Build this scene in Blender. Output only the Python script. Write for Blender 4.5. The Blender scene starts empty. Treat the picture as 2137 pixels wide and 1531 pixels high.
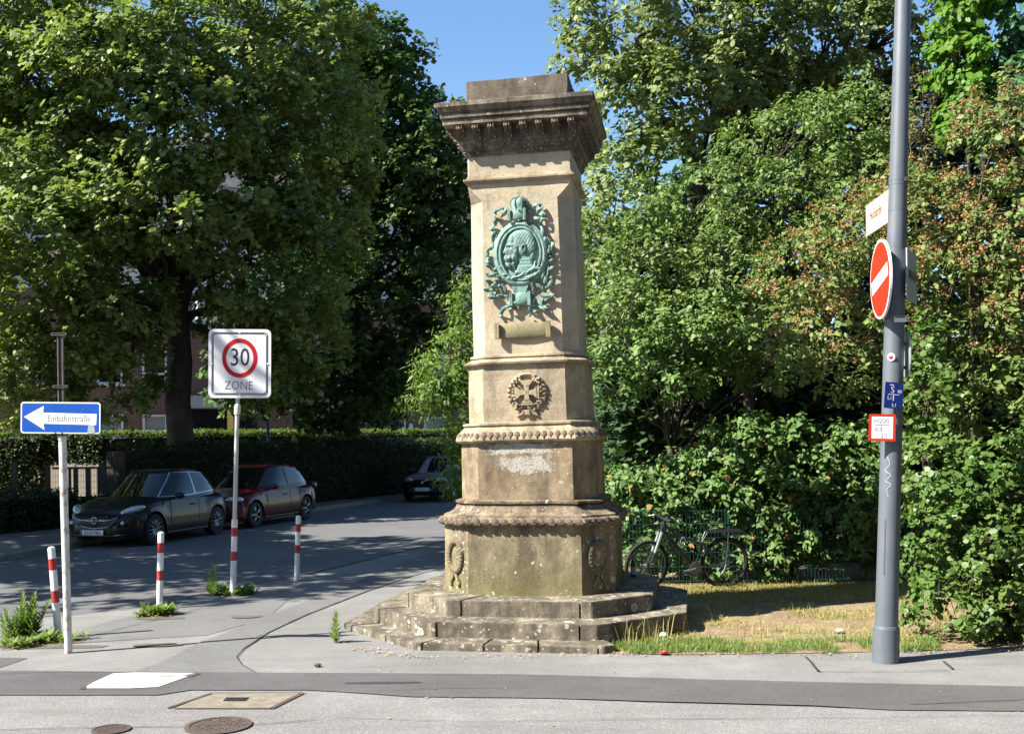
import bpy, bmesh, math, random
import numpy as np
from mathutils import Vector, Matrix, Euler, noise

random.seed(7)
rng = np.random.default_rng(7)
S = bpy.context.scene
C = S.collection
R = math.radians

# ------------------------------------------------------------------ camera
F = 2300.0; CX = 1068.5; HY = 905.0; EYE = 2.15; ROLL = 0.012
cam_d = bpy.data.cameras.new('camera'); cam = bpy.data.objects.new('camera', cam_d); C.objects.link(cam)
cam_d.sensor_fit = 'HORIZONTAL'; cam_d.sensor_width = 36.0; cam_d.lens = 36.0 * F / 2137.0
cam_d.shift_y = (HY - 765.5) / 2137.0
cam_d.clip_start = 0.1; cam_d.clip_end = 900
cr, sr = math.cos(ROLL), math.sin(ROLL)
cam.matrix_world = Matrix(((cr, sr, 0, 0), (0, 0, -1, 0), (-sr, cr, 0, EYE), (0, 0, 0, 1)))
S.camera = cam

# ------------------------------------------------------------------ sky and sun
SUN_AZ = R(20.8)      # light travels toward +x and a little +y
SUN_EL = R(44)
world = bpy.data.worlds.new('World'); S.world = world; world.use_nodes = True
wt = world.node_tree
sky = wt.nodes.new('ShaderNodeTexSky'); sky.sky_type = 'NISHITA'; sky.sun_disc = False
sky.sun_elevation = SUN_EL
# direction TO the sun is (-cos az, -sin az); nishita rotation measured clockwise from +Y
tx, ty = -math.cos(SUN_AZ), -math.sin(SUN_AZ)
sky.sun_rotation = math.atan2(tx, ty) % (2 * math.pi)
sky.altitude = 100; sky.air_density = 1.0; sky.dust_density = 0.3; sky.ozone_density = 2.2
bg = wt.nodes['Background']; bg.inputs[1].default_value = 0.072
hs = wt.nodes.new('ShaderNodeHueSaturation'); hs.inputs['Saturation'].default_value = 1.12; wt.links.new(sky.outputs[0], hs.inputs['Color']); wt.links.new(hs.outputs[0], bg.inputs[0])
sun_d = bpy.data.lights.new('sun', 'SUN'); sun_d.energy = 5.0; sun_d.angle = R(0.53); sun_d.color = (1, 0.95, 0.87)
sun = bpy.data.objects.new('sun', sun_d); C.objects.link(sun)
L = Vector((math.cos(SUN_EL) * math.cos(SUN_AZ), math.cos(SUN_EL) * math.sin(SUN_AZ), -math.sin(SUN_EL)))
sun.rotation_euler = L.to_track_quat('-Z', 'Y').to_euler()
sun.location = (-20, -10, 30)
S.view_settings.view_transform = 'Standard'; S.view_settings.look = 'None'
S.view_settings.gamma = 1; S.view_settings.use_curve_mapping = False
S.view_settings.exposure = 1.68
S.cycles.max_bounces = 6; S.cycles.diffuse_bounces = 3; S.cycles.glossy_bounces = 3
S.cycles.transmission_bounces = 3; S.cycles.transparent_max_bounces = 8

# ------------------------------------------------------------------ photo pixel -> place
def uv(px, py):
    dx, dy = px - CX, py - HY
    return dx * cr - dy * sr, -dy * cr - dx * sr
def G(px, py, h=0.0):
    """point at height h on the ground seen at a photo pixel"""
    u, v = uv(px, py)
    Y = (EYE - h) * F / (-v)
    return Vector((u * Y / F, Y, h))
def W(px, py, Y):
    u, v = uv(px, py)
    return Vector((u * Y / F, Y, EYE + v * Y / F))

# ------------------------------------------------------------------ objects
def tag(o, label=None, cat=None, group=None, kind=None):
    if label: o['label'] = label
    if cat: o['category'] = cat
    if group: o['group'] = group
    if kind: o['kind'] = kind
    return o
def empty(name, loc=(0, 0, 0), rot=(0, 0, 0), label=None, cat=None, group=None):
    o = bpy.data.objects.new(name, None); C.objects.link(o); o.location = loc; o.rotation_euler = rot
    o.empty_display_size = 0.2
    return tag(o, label, cat, group)
def link(name, me, m=None, parent=None, smooth=False):
    if m is not None and len(me.materials) == 0:
        for q in (m if isinstance(m, (list, tuple)) else [m]): me.materials.append(q)
    o = bpy.data.objects.new(name, me); C.objects.link(o)
    if parent is not None: o.parent = parent
    if smooth: me.shade_smooth()
    return o
def obj(name, bm, m=None, parent=None, smooth=False, loc=None, rot=None):
    me = bpy.data.meshes.new(name); bm.normal_update(); bm.to_mesh(me); bm.free()
    o = link(name, me, m, parent, smooth)
    if loc is not None: o.location = loc
    if rot is not None: o.rotation_euler = rot
    return o
def smooth_angle(o, deg=35):
    me = o.data; me.shade_smooth()
    bm = bmesh.new(); bm.from_mesh(me)
    for e in bm.edges:
        if len(e.link_faces) == 2 and e.calc_face_angle(0) > R(deg): e.smooth = False
    bm.to_mesh(me); bm.free()
    return o
def mesh_np(name, V, faces_flat, counts, m, parent=None, smooth=False, mat_idx=None):
    me = bpy.data.meshes.new(name)
    V = np.asarray(V, np.float32)
    me.vertices.add(len(V)); me.vertices.foreach_set('co', V.ravel())
    me.loops.add(len(faces_flat)); me.loops.foreach_set('vertex_index', np.asarray(faces_flat, np.int32))
    me.polygons.add(len(counts))
    starts = np.concatenate([[0], np.cumsum(counts)[:-1]]).astype(np.int32)
    me.polygons.foreach_set('loop_start', starts)
    me.polygons.foreach_set('loop_total', np.asarray(counts, np.int32))
    if mat_idx is not None: me.polygons.foreach_set('material_index', np.asarray(mat_idx, np.int32))
    me.update(calc_edges=True)
    return link(name, me, m, parent, smooth)

def bx(bm, c, s, rot=None):
    c = Vector(c); vs = []
    for dz in (-.5, .5):
        for dx, dy in ((-.5, -.5), (.5, -.5), (.5, .5), (-.5, .5)):
            p = Vector((dx * s[0], dy * s[1], dz * s[2]))
            if rot is not None: p = rot @ p
            vs.append(bm.verts.new(c + p))
    for f in ((3, 2, 1, 0), (4, 5, 6, 7), (0, 1, 5, 4), (1, 2, 6, 5), (2, 3, 7, 6), (3, 0, 4, 7)):
        bm.faces.new([vs[i] for i in f])
    return vs
def box(name, c, s, m, parent=None, bevel=0, rot=None):
    bm = bmesh.new(); bx(bm, c, s, rot)
    if bevel: bmesh.ops.bevel(bm, geom=bm.edges[:], offset=bevel, segments=2, affect='EDGES')
    return obj(name, bm, m, parent)
def tube(bm, pts, rad, n=8, caps=True, flat=None):
    pts = [Vector(p) for p in pts]
    if not isinstance(rad, (list, tuple, np.ndarray)): rad = [rad] * len(pts)
    rings = []; up = None
    for i, p in enumerate(pts):
        d = (pts[min(i + 1, len(pts) - 1)] - pts[max(i - 1, 0)])
        if d.length < 1e-9: d = Vector((0, 0, 1))
        d.normalize()
        if up is None:
            up = Vector((0, 0, 1)) if abs(d.z) < .9 else Vector((0, 1, 0))
            if flat is not None: up = Vector(flat)
        a = d.cross(up)
        if a.length < 1e-6: a = d.cross(Vector((1, 0, 0)))
        a.normalize(); b = a.cross(d).normalized(); up = b
        r = rad[i]; ra, rb = (r if isinstance(r, (tuple, list)) else (r, r))
        rings.append([bm.verts.new(p + a * (ra * math.cos(2 * math.pi * k / n)) + b * (rb * math.sin(2 * math.pi * k / n))) for k in range(n)])
    for i in range(len(rings) - 1):
        for k in range(n):
            bm.faces.new((rings[i][k], rings[i][(k + 1) % n], rings[i + 1][(k + 1) % n], rings[i + 1][k]))
    if caps:
        bm.faces.new(rings[0][::-1]); bm.faces.new(rings[-1])
def tub(name, pts, rad, m, parent=None, n=10, smooth=True):
    bm = bmesh.new(); tube(bm, pts, rad, n)
    bmesh.ops.recalc_face_normals(bm, faces=bm.faces[:])
    o = obj(name, bm, m, parent)
    if smooth: smooth_angle(o, 50)
    return o
def prism(bm, poly, z0, z1, mtx=None):
    """poly (x,y) list extruded along local z"""
    mtx = mtx or Matrix()
    a = [bm.verts.new(mtx @ Vector((x, y, z0))) for x, y in poly]
    b = [bm.verts.new(mtx @ Vector((x, y, z1))) for x, y in poly]
    n = len(poly)
    bm.faces.new(a[::-1]); bm.faces.new(b)
    for i in range(n): bm.faces.new((a[i], a[(i + 1) % n], b[(i + 1) % n], b[i]))
def rrect(w, h, r, n=5):
    out = []
    for cx, cy, a0 in ((w / 2 - r, h / 2 - r, 0), (-w / 2 + r, h / 2 - r, 90), (-w / 2 + r, -h / 2 + r, 180), (w / 2 - r, -h / 2 + r, 270)):
        for k in range(n + 1):
            a = R(a0 + 90 * k / n); out.append((cx + r * math.cos(a), cy + r * math.sin(a)))
    return out
def circ(r, n=32, sy=1): return [(r * math.cos(2 * math.pi * k / n), sy * r * math.sin(2 * math.pi * k / n)) for k in range(n)]
def ring_prism(bm, outer, inner, z0, z1):
    n = len(outer)
    A = [[bm.verts.new((x, y, z)) for x, y in P] for P, z in ((outer, z0), (outer, z1), (inner, z1), (inner, z0))]
    for q in range(4):
        a, b = A[q], A[(q + 1) % 4]
        for i in range(n): bm.faces.new((a[i], a[(i + 1) % n], b[(i + 1) % n], b[i]))
    bmesh.ops.recalc_face_normals(bm, faces=bm.faces[:])
_tx = {}
def text(s, size, m, parent, loc, sx=1.0, depth=0.001, rot=(R(90), 0, 0), align='CENTER', bold=0.0):
    cu = bpy.data.curves.new('lettering', 'FONT'); cu.body = s; cu.size = size; cu.extrude = depth
    cu.align_x = align; cu.align_y = 'CENTER'; cu.offset = bold; cu.resolution_u = 3
    t = bpy.data.objects.new('tmp', cu); C.objects.link(t)
    dg = bpy.context.evaluated_depsgraph_get()
    me = bpy.data.meshes.new_from_object(t.evaluated_get(dg))
    bpy.data.objects.remove(t); bpy.data.curves.remove(cu)
    me.materials.clear(); me.name = 'lettering'
    o = link('lettering', me, m, parent); o.location = loc; o.rotation_euler = rot; o.scale = (sx, 1, 1)
    return o
def roughen(bm, amp, cut=0.08, freq=6.0, lock_bottom=None):
    for _ in range(6):
        es = [e for e in bm.edges if e.calc_length() > cut]
        if not es: break
        bmesh.ops.subdivide_edges(bm, edges=es, cuts=1, use_grid_fill=True)
        if len(bm.verts) > 6000: break
    for v in bm.verts:
        n = noise.noise_vector(v.co * freq) * amp + noise.noise_vector(v.co * freq * 3.1) * amp * .5
        v.co += n

# ------------------------------------------------------------------ materials
ALB = 0.72      # all hard surfaces a little darker than first guessed
class NB:
    def __init__(s, name):
        s.m = bpy.data.materials.new(name); s.m.use_nodes = True; s.t = s.m.node_tree; s.t.nodes.clear()
        s.out = s.n('ShaderNodeOutputMaterial'); s._obj = None
    def n(s, ty, **kw):
        x = s.t.nodes.new(ty)
        for k, v in kw.items(): setattr(x, k, v)
        return x
    def l(s, a, b): s.t.links.new(a, b)
    def set(s, sock, v):
        if v is None: return
        if isinstance(v, bpy.types.NodeSocket): s.l(v, sock)
        elif isinstance(v, (tuple, list)) and len(v) == 3 and sock.type == 'RGBA': sock.default_value = (*v, 1)
        else: sock.default_value = v
    def oc(s):
        if s._obj is None: s._obj = s.n('ShaderNodeTexCoord').outputs['Object']
        return s._obj
    def geo(s): return s.n('ShaderNodeNewGeometry')
    def noise(s, scale, detail=4, rough=.6, co=None, dist=0):
        x = s.n('ShaderNodeTexNoise'); s.l(co or s.oc(), x.inputs['Vector'])
        x.inputs['Scale'].default_value = scale; x.inputs['Detail'].default_value = detail; x.inputs['Roughness'].default_value = rough
        x.inputs['Distortion'].default_value = dist
        return x.outputs['Fac']
    def vor(s, scale, feature='F1', co=None, rand=1.0, out='Distance'):
        x = s.n('ShaderNodeTexVoronoi', feature=feature); s.l(co or s.oc(), x.inputs['Vector'])
        x.inputs['Scale'].default_value = scale; x.inputs['Randomness'].default_value = rand
        return x.outputs[out]
    def ramp(s, fac, stops):
        x = s.n('ShaderNodeValToRGB'); s.l(fac, x.inputs[0]); e = x.color_ramp.elements
        while len(e) < len(stops): e.new(0.5)
        for q, (p, c) in zip(e, stops):
            q.position = p; q.color = (c, c, c, 1) if isinstance(c, (int, float)) else (*c, 1)
        return x.outputs[0]
    def mix(s, fac, a, b, blend='MIX'):
        x = s.n('ShaderNodeMix', data_type='RGBA', blend_type=blend)
        s.set(x.inputs[0], fac); s.set(x.inputs[6], a); s.set(x.inputs[7], b); return x.outputs[2]
    def math(s, op, a, b=0.0, c=0.0, clamp=False):
        x = s.n('ShaderNodeMath', operation=op, use_clamp=clamp); s.set(x.inputs[0], a); s.set(x.inputs[1], b); s.set(x.inputs[2], c); return x.outputs[0]
    def sep(s, co=None):
        x = s.n('ShaderNodeSeparateXYZ'); s.l(co or s.oc(), x.inputs[0]); return x.outputs
    def mapping(s, scale=(1, 1, 1), loc=(0, 0, 0), rot=(0, 0, 0), co=None):
        x = s.n('ShaderNodeMapping'); s.l(co or s.oc(), x.inputs[0]); x.inputs['Scale'].default_value = scale
        x.inputs['Location'].default_value = loc; x.inputs['Rotation'].default_value = rot; return x.outputs[0]
    def bump(s, h, strength=.5, dist=.01, normal=None):
        x = s.n('ShaderNodeBump'); x.inputs['Strength'].default_value = strength; x.inputs['Distance'].default_value = dist
        s.l(h, x.inputs['Height'])
        if normal is not None: s.l(normal, x.inputs['Normal'])
        return x.outputs[0]
    leaf = False
    def pbsdf(s, col, rough=.6, metal=0, spec=.5, normal=None, coat=0, **kw):
        if not s.leaf: col = s.mix(1.0, col, (ALB, ALB, ALB), 'MULTIPLY')
        x = s.n('ShaderNodeBsdfPrincipled'); s.set(x.inputs['Base Color'], col); s.set(x.inputs['Roughness'], rough)
        x.inputs['Metallic'].default_value = metal; x.inputs['Specular IOR Level'].default_value = spec
        x.inputs['Coat Weight'].default_value = coat; x.inputs['Coat Roughness'].default_value = .03
        if normal is not None: s.l(normal, x.inputs['Normal'])
        return x.outputs[0]
    def done(s, sh): s.l(sh, s.out.inputs[0]); return s.m

def plain(name, c, rough=.5, metal=0, var=.12, scale=9, bump=.15, coat=0, spec=.5, dirt=None, dirt_amt=.5):
    b = NB(name)
    n = b.noise(scale, 5)
    c2 = tuple(x * (1 - 2 * var) for x in c); c3 = tuple(min(1, x * (1 + var)) for x in c)
    col = b.mix(n, c2, c3)
    if dirt:
        k = b.ramp(b.noise(scale * .7, 8, .7), [(.5, 0), (.5 + .3 * (1 - dirt_amt) + .03, 1)])
        col = b.mix(b.math('MULTIPLY', k, dirt_amt), col, dirt)
    r = b.math('MULTIPLY_ADD', n, .2, rough - .1, clamp=True)
    nm = b.bump(b.noise(scale * 12, 3), bump, .002) if bump else None
    return b.done(b.pbsdf(col, r, metal, spec, nm, coat))

def leafmat(name, dark, light, trans=.35, rough=.5, tip=None, spec=.22, dead=None):
    b = NB(name); b.leaf = True; g = b.geo()
    isl = g.outputs['Random Per Island']
    col = b.ramp(isl, [(0, dark), (.55, tuple((a + c) / 2 for a, c in zip(dark, light))), (1, light)])
    big = b.ramp(b.noise(.45, 2, .5), [(.35, 0), (.68, 1)])
    col = b.mix(b.math('MULTIPLY', big, .55), col, tip or light)
    if dead: col = b.mix(b.ramp(isl, [(.984, 0), (.986, 1)]), col, dead)
    p = b.pbsdf(col, rough, 0, spec)
    t = b.n('ShaderNodeBsdfTranslucent')
    tc = b.mix(1.0, col, (1.35, 1.5, .65), 'MULTIPLY'); b.l(tc, t.inputs[0])
    mx = b.n('ShaderNodeMixShader'); mx.inputs[0].default_value = trans
    b.l(p, mx.inputs[1]); b.l(t.outputs[0], mx.inputs[2])
    return b.done(mx.outputs[0])

def stonemat(name, base, dark, darkness=.35, grime=None, lichen=0.0, lscale=9.0, algae=0.0, algae_z=(0.4, 0.9), crust=None, bands=True, topdark=False, lcol=(.56, .54, .42)):
    b = NB(name); o = b.oc(); z = b.sep()[2]; g = b.geo()
    n1 = b.noise(1.6, 8, .62); n2 = b.noise(7, 6, .7); n3 = b.noise(60, 3, .6)
    base2 = tuple(x * .72 for x in base); base3 = (min(1, base[0] * 1.12), min(1, base[1] * 1.1), min(1, base[2] * 1.02))
    col = b.mix(b.ramp(n1, [(.35, 0), (.65, 1)]), base2, base3)
    if bands:
        st = b.noise(3.0, 6, .65, b.mapping((.5, .5, 7), rot=(.08, .05, 0)))
        col = b.mix(b.ramp(st, [(.45, 0), (.62, .4)]), col, (base[0] * 1.02, base[1] * .82, base[2] * .6))
    # dark weathering, patchy and in runs
    run = b.noise(3.5, 7, .7, b.mapping((1, 1, .22)))
    w = b.math('ADD', b.math('MULTIPLY', run, .6), b.math('MULTIPLY', n2, .4))
    k = b.ramp(w, [(.62 - darkness * .42, 0), (.80 - darkness * .36, 1)])
    col = b.mix(b.math('MULTIPLY', k, .9), col, dark)
    if grime: col = b.mix(b.math('MULTIPLY', b.ramp(n2, [(.4, 0), (.7, 1)]), .5), col, grime)
    if algae:
        zz = b.math('ADD', z, b.math('MULTIPLY', b.math('SUBTRACT', n1, .5), .9))
        mr = b.n('ShaderNodeMapRange'); b.l(zz, mr.inputs[0]); mr.inputs[1].default_value = algae_z[0]; mr.inputs[2].default_value = algae_z[1]
        mr.inputs[3].default_value = algae; mr.inputs[4].default_value = 0
        col = b.mix(mr.outputs[0], col, (.20, .19, .055))
    hb = b.math('MULTIPLY', n2, .6)
    if lichen:
        dn = b.n('ShaderNodeTexNoise'); b.l(o, dn.inputs['Vector']); dn.inputs['Scale'].default_value = 26; dn.inputs['Detail'].default_value = 3
        wob = b.n('ShaderNodeVectorMath', operation='MULTIPLY_ADD'); b.l(dn.outputs['Color'], wob.inputs[0]); wob.inputs[1].default_value = (.035, .035, .035); b.l(o, wob.inputs[2])
        co = wob.outputs[0]
        for sc, th, ring in ((lscale, .17, True), (lscale * 2.1, .16, False), (lscale * 4.4, .2, False)):
            d = b.vor(sc, co=co); sel = b.sep(b.vor(sc, co=co, out='Color'))
            size = b.math('MULTIPLY', sel[1], th * 1.6)
            inside = b.math('LESS_THAN', d, size)
            on = b.math('LESS_THAN', sel[0], b.math('MULTIPLY', b.ramp(b.noise(1.9, 3), [(.35, 0.05), (.62, 1)]), lichen))
            if ring:
                rr = b.math('GREATER_THAN', b.math('DIVIDE', d, b.math('ADD', size, .0001)), .62)
                amt = b.math('MULTIPLY', b.math('MULTIPLY', inside, on), b.math('MULTIPLY_ADD', rr, .5, .45))
            else: amt = b.math('MULTIPLY', b.math('MULTIPLY', inside, on), .85)
            col = b.mix(amt, col, lcol)
            hb = b.math('ADD', hb, b.math('MULTIPLY', amt, .35))
    if crust:
        # pale crust of lichen with a ragged edge, on the sunny front
        (zc, zh, xh, lo) = crust
        xyz = b.sep()
        rag = b.noise(7, 8, .72)
        for (zc_, zh_, x0, xh_) in lo:
            dz = b.math('DIVIDE', b.math('ABSOLUTE', b.math('SUBTRACT', xyz[2], zc_)), zh_)
            dx = b.math('DIVIDE', b.math('ABSOLUTE', b.math('SUBTRACT', xyz[0], x0)), xh_)
            m = b.math('MAXIMUM', dz, dx); m = b.math('ADD', m, b.math('MULTIPLY', b.math('SUBTRACT', rag, .5), 2.6))
            fr = b.math('LESS_THAN', xyz[1], 0.0)
            mk = b.math('MULTIPLY', b.ramp(m, [(.70, 1), (.95, 0)]), fr)
            cc = b.ramp(b.noise(38, 5, .75), [(.36, (.20, .17, .12)), (.47, (.50, .47, .40)), (.7, (.66, .63, .56))])
            col = b.mix(b.math('MULTIPLY', mk, .9), col, cc); hb = b.math('ADD', hb, b.math('MULTIPLY', mk, .6))
    col = b.mix(b.math('MULTIPLY', b.ramp(n3, [(.35, 1), (.6, 0)]), .22), col, tuple(x * .5 for x in dark))
    h = b.math('ADD', hb, b.math('MULTIPLY', n3, .35)); h = b.math('ADD', h, b.math('MULTIPLY', b.noise(18, 6, .7), .7))
    return b.done(b.pbsdf(col, .92, 0, .2, b.bump(h, .55, .012)))

def asphalt(name, c, spread=.25, grit=.5, cracks=.0, stains=.3, warm=(.20, .17, .12)):
    b = NB(name)
    sp = b.noise(48, 2, .9); fine = b.noise(170, 2, .8); gr = b.vor(150, out='Color'); big = b.noise(.55, 5, .6); mid = b.noise(5, 6, .65)
    lo = tuple(x * (1 - spread) for x in c); hi = tuple(x * (1 + spread) for x in c)
    col = b.mix(b.ramp(big, [(.35, 0), (.65, 1)]), lo, hi)
    gs = b.sep(gr)
    col = b.mix(b.math('MULTIPLY', b.ramp(sp, [(.50, 0), (.66, 1)]), grit), col, tuple(min(1, x * 1.45) for x in c)); col = b.mix(b.math('MULTIPLY', b.ramp(sp, [(.34, 1), (.48, 0)]), grit), col, tuple(x * .6 for x in c))
    col = b.mix(b.ramp(b.noise(2.6, 7, .75), [(.40, 0), (.62, .55)]), col, tuple(x * .78 for x in c))
    col = b.mix(b.math('MULTIPLY', b.ramp(gs[0], [(.0, 0), (.75, 0), (.8, 1)]), grit), col, tuple(min(1, x * 1.7) for x in c))
    col = b.mix(b.math('MULTIPLY', b.ramp(gs[1], [(.0, 1), (.25, 1), (.3, 0)]), grit), col, tuple(x * .45 for x in c))
    col = b.mix(b.math('MULTIPLY', b.ramp(mid, [(.55, 0), (.75, 1)]), stains), col, warm)
    col = b.mix(b.math('MULTIPLY', b.ramp(b.noise(1.7, 7, .7, b.mapping((.35, 1.8, 1))), [(.5, 0), (.72, 1)]), stains), col, tuple(x * .6 for x in c))
    if cracks:
        d = b.vor(.8, 'DISTANCE_TO_EDGE', co=None); wv = b.noise(3, 6, .7)
        e = b.math('ADD', d, b.math('MULTIPLY', wv, .0)); k = b.ramp(e, [(0, 1), (.006, 1), (.010, 0)])
        col = b.mix(b.math('MULTIPLY', b.math('MULTIPLY', k, cracks), b.ramp(b.noise(.9, 3), [(.5, 0), (.6, 1)])), col, tuple(x * .3 for x in c))
    return b.done(b.pbsdf(col, .9, 0, .25, b.bump(b.math('ADD', fine, b.math('MULTIPLY', gs[0], .8)), .5, .004)))
# ================================================================== GROUND
M = {}
M['earth'] = None
def earthmat():
    b = NB('earth and dry grass'); n = b.noise(1.1, 6, .65); f = b.noise(30, 5, .75); g = b.noise(7, 5, .7)
    col = b.mix(b.ramp(n, [(.42, 0), (.6, 1)]), (.36, .26, .17), (.46, .38, .20))
    col = b.mix(b.ramp(f, [(.35, 0), (.65, 1)]), (.24, .17, .105), col)
    col = b.mix(b.math('MULTIPLY', b.ramp(g, [(.5, 0), (.66, 1)]), .6), col, (.50, .43, .22))
    return b.done(b.pbsdf(col, .95, 0, .1, b.bump(b.math('ADD', f, g), .8, .03)))
M['earth'] = earthmat()
M['pave'] = asphalt('pale worn asphalt', (.25, .245, .232), .24, .35, 0, .6, (.22, .2, .16))
M['road'] = asphalt('side road asphalt', (.165, .165, .165), .18, .45, 0, .3)
M['dark'] = asphalt('dark patched asphalt', (.125, .121, .118), .2, .35, 0, .5, (.15, .13, .11))
M['mid'] = asphalt('mid grey asphalt', (.19, .188, .182), .14, .35, 0, .25)
M['coarse'] = asphalt('coarse road surface', (.26, .25, .238), .26, .6, 0, .6, (.25, .21, .17))
M['seam'] = plain('black crack filler', (.045, .043, .04), .9, var=.3, scale=20)
M['kerb'] = plain('grey kerb stone', (.26, .25, .235), .85, var=.3, scale=6, bump=.5)
M['whitep'] = plain('white painted plate', (.66, .655, .64), .7, var=.08, scale=5, dirt=(.4, .37, .32), dirt_amt=.45)
M['concr'] = plain('tan worn concrete', (.29, .255, .19), .85, var=.4, scale=9, bump=.6, dirt=(.2, .15, .1))
M['iron'] = plain('rusty cast iron', (.14, .105, .085), .75, .2, var=.4, scale=20, bump=.5)
M['black'] = plain('black hole', (.006, .006, .006), .9, bump=0)

def sheet(name, pts, z, m, kind='structure', parent=None, label=None, cat=None, sub=False):
    bm = bmesh.new(); vs = [bm.verts.new((p[0], p[1], z)) for p in pts]
    f = bm.faces.new(vs)
    bmesh.ops.recalc_face_normals(bm, faces=[f])
    if f.normal.z < 0: f.normal_flip()
    o = obj(name, bm, m, parent)
    if parent is None: tag(o, label, cat, kind=kind)
    return o
def gp(*pix): return [G(x, y) for x, y in pix]
def wavy(pts, amp=.02, step=.25):
    out = []
    n = len(pts)
    for i in range(n):
        a, b_ = Vector(pts[i]), Vector(pts[(i + 1) % n]); k = max(1, int((b_ - a).length / step)); k = min(k, 60)
        for j in range(k):
            p = a.lerp(b_, j / k)
            q = noise.noise_vector(p * 1.7) * amp + noise.noise_vector(p * 7) * amp * .5
            out.append(p + (q if j or 1 else q * 0))
    return out

sheet('ground', [(-300, -60), (300, -60), (300, 500), (-300, 500)], -0.004, M['earth'])
sheet('pavement', [(-60, -20), (60, -20), (60, 11.2), (8, 10.9), (3.2, 10.72), (1.2, 10.78), (1.2, 16.2), (0.8, 60), (-2.0, 60), (-60, 60)], 0.0, M['pave'])
# side road running back to the right behind the monument
road_pts = wavy([G(-500, 1230), G(-250, 1178), G(0, 1173), G(215, 1130), G(440, 1102), G(660, 1066), G(850, 1040), Vector((-2.6, 42, 0)), Vector((0.3, 48, 0)), Vector((.6, 40, 0)), Vector((.6, 22, 0)), G(935, 1128), G(800, 1160), G(640, 1199), G(440, 1238), G(280, 1268), G(0, 1296), G(-500, 1370)], .02, .5)
sheet('side_road', road_pts, 0.004, M['road'])
# patches of the crossing area
sheet('asphalt_patch', wavy(gp((-60, 1410), (280, 1402), (330, 1385), (420, 1340), (560, 1285), (700, 1232), (940, 1135), (1000, 1120), (1000, 1165), (860, 1202), (760, 1236), (640, 1283), (560, 1320), (508, 1355), (494, 1372), (505, 1388), (532, 1404), (532, 1412), (-60, 1418)), .012), 0.008, M['mid'])
sheet('asphalt_patch', wavy(gp((-100, 1370), (58, 1373), (0, 1393), (-100, 1397)), .01), 0.004, M['dark'])
sheet('asphalt_patch', wavy(gp((100, 1345), (430, 1325), (560, 1290), (610, 1243), (400, 1262), (250, 1290), (180, 1310)), .02), 0.004, M['mid'])
sheet('carriageway', wavy([G(-900, 1500), *gp((-400, 1452), (0, 1450), (330, 1451), (400, 1438), (640, 1436), (860, 1452), (1070, 1456), (1500, 1470), (1900, 1482), (2137, 1484), (2600, 1500)), Vector((30, 6.0, 0)), Vector((30, -18, 0)), Vector((-30, -18, 0))], .012), 0.004, M['coarse'])
sheet('repaired_trench', wavy(gp((-500, 1400), (0, 1401), (540, 1405), (1070, 1408), (1500, 1420), (2137, 1434), (2700, 1450), (2700, 1502), (2137, 1486), (1860, 1483), (1700, 1474), (1150, 1459), (860, 1455), (640, 1441), (400, 1441), (330, 1452), (0, 1452), (-500, 1456)), .012), 0.012, M['dark'])
def crack(pix, w, jit=.015, m='seam', z=.014, name='crack_line', h=0):
    P = [G(x, y, h) for x, y in pix]; pts = []
    for a, b_ in zip(P[:-1], P[1:]):
        k = max(1, int((b_ - a).length / .12))
        for j in range(k): pts.append(a.lerp(b_, j / k))
    pts.append(P[-1])
    L_, R_ = [], []
    for i, p in enumerate(pts):
        d = (pts[min(i + 1, len(pts) - 1)] - pts[max(i - 1, 0)]).normalized(); n_ = Vector((-d.y, d.x, 0))
        q = noise.noise_vector(p * 3) * jit; q.z = 0
        ww = w * (.45 + .9 * abs(noise.noise(p * 5 + Vector((9, 9, 9)))))
        L_.append(p + q + n_ * ww); R_.append(p + q - n_ * ww)
    bm = bmesh.new()
    for i in range(len(pts) - 1):
        bm.faces.new([bm.verts.new((v.x, v.y, z)) for v in (R_[i], R_[i + 1], L_[i + 1], L_[i])])
    bmesh.ops.remove_doubles(bm, verts=bm.verts[:], dist=1e-5)
    return tag(obj(name, bm, M[m]), kind='structure')
crack([(532, 1404), (505, 1388), (494, 1372), (508, 1355), (560, 1320), (640, 1283), (760, 1236), (860, 1202), (935, 1185)], .007)
crack([(-60, 1303), (0, 1294), (140, 1284), (280, 1270), (430, 1243)], .018)
crack([(640, 1199), (800, 1160), (935, 1128)], .018)
crack([(300, 1262), (430, 1245), (520, 1250), (620, 1230), (930, 1195)], .008)  # crack whose middle also paints the zone sign post's cast shadow
crack([(150, 1338), (300, 1300), (420, 1270), (520, 1262)], .010)
crack([(1680, 1372), (1692, 1382), (1708, 1402)], .022)
crack([(1708, 1403), (1800, 1403), (1980, 1401)], .008)
crack([(1970, 1381), (1988, 1397)], .02)
crack([(700, 1500), (1000, 1508), (1300, 1503), (1700, 1500), (2137, 1496)], .004)
crack([(0, 1525), (200, 1520), (420, 1517), (560, 1512), (660, 1503)], .008)
crack([(1900, 1473), (2000, 1468), (2137, 1462)], .008, z=.0165)
crack([(860, 1440), (1100, 1437)], .004, z=.0165)
crack([(0, 1408), (120, 1404), (400, 1408)], .006, z=.0165)

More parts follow.
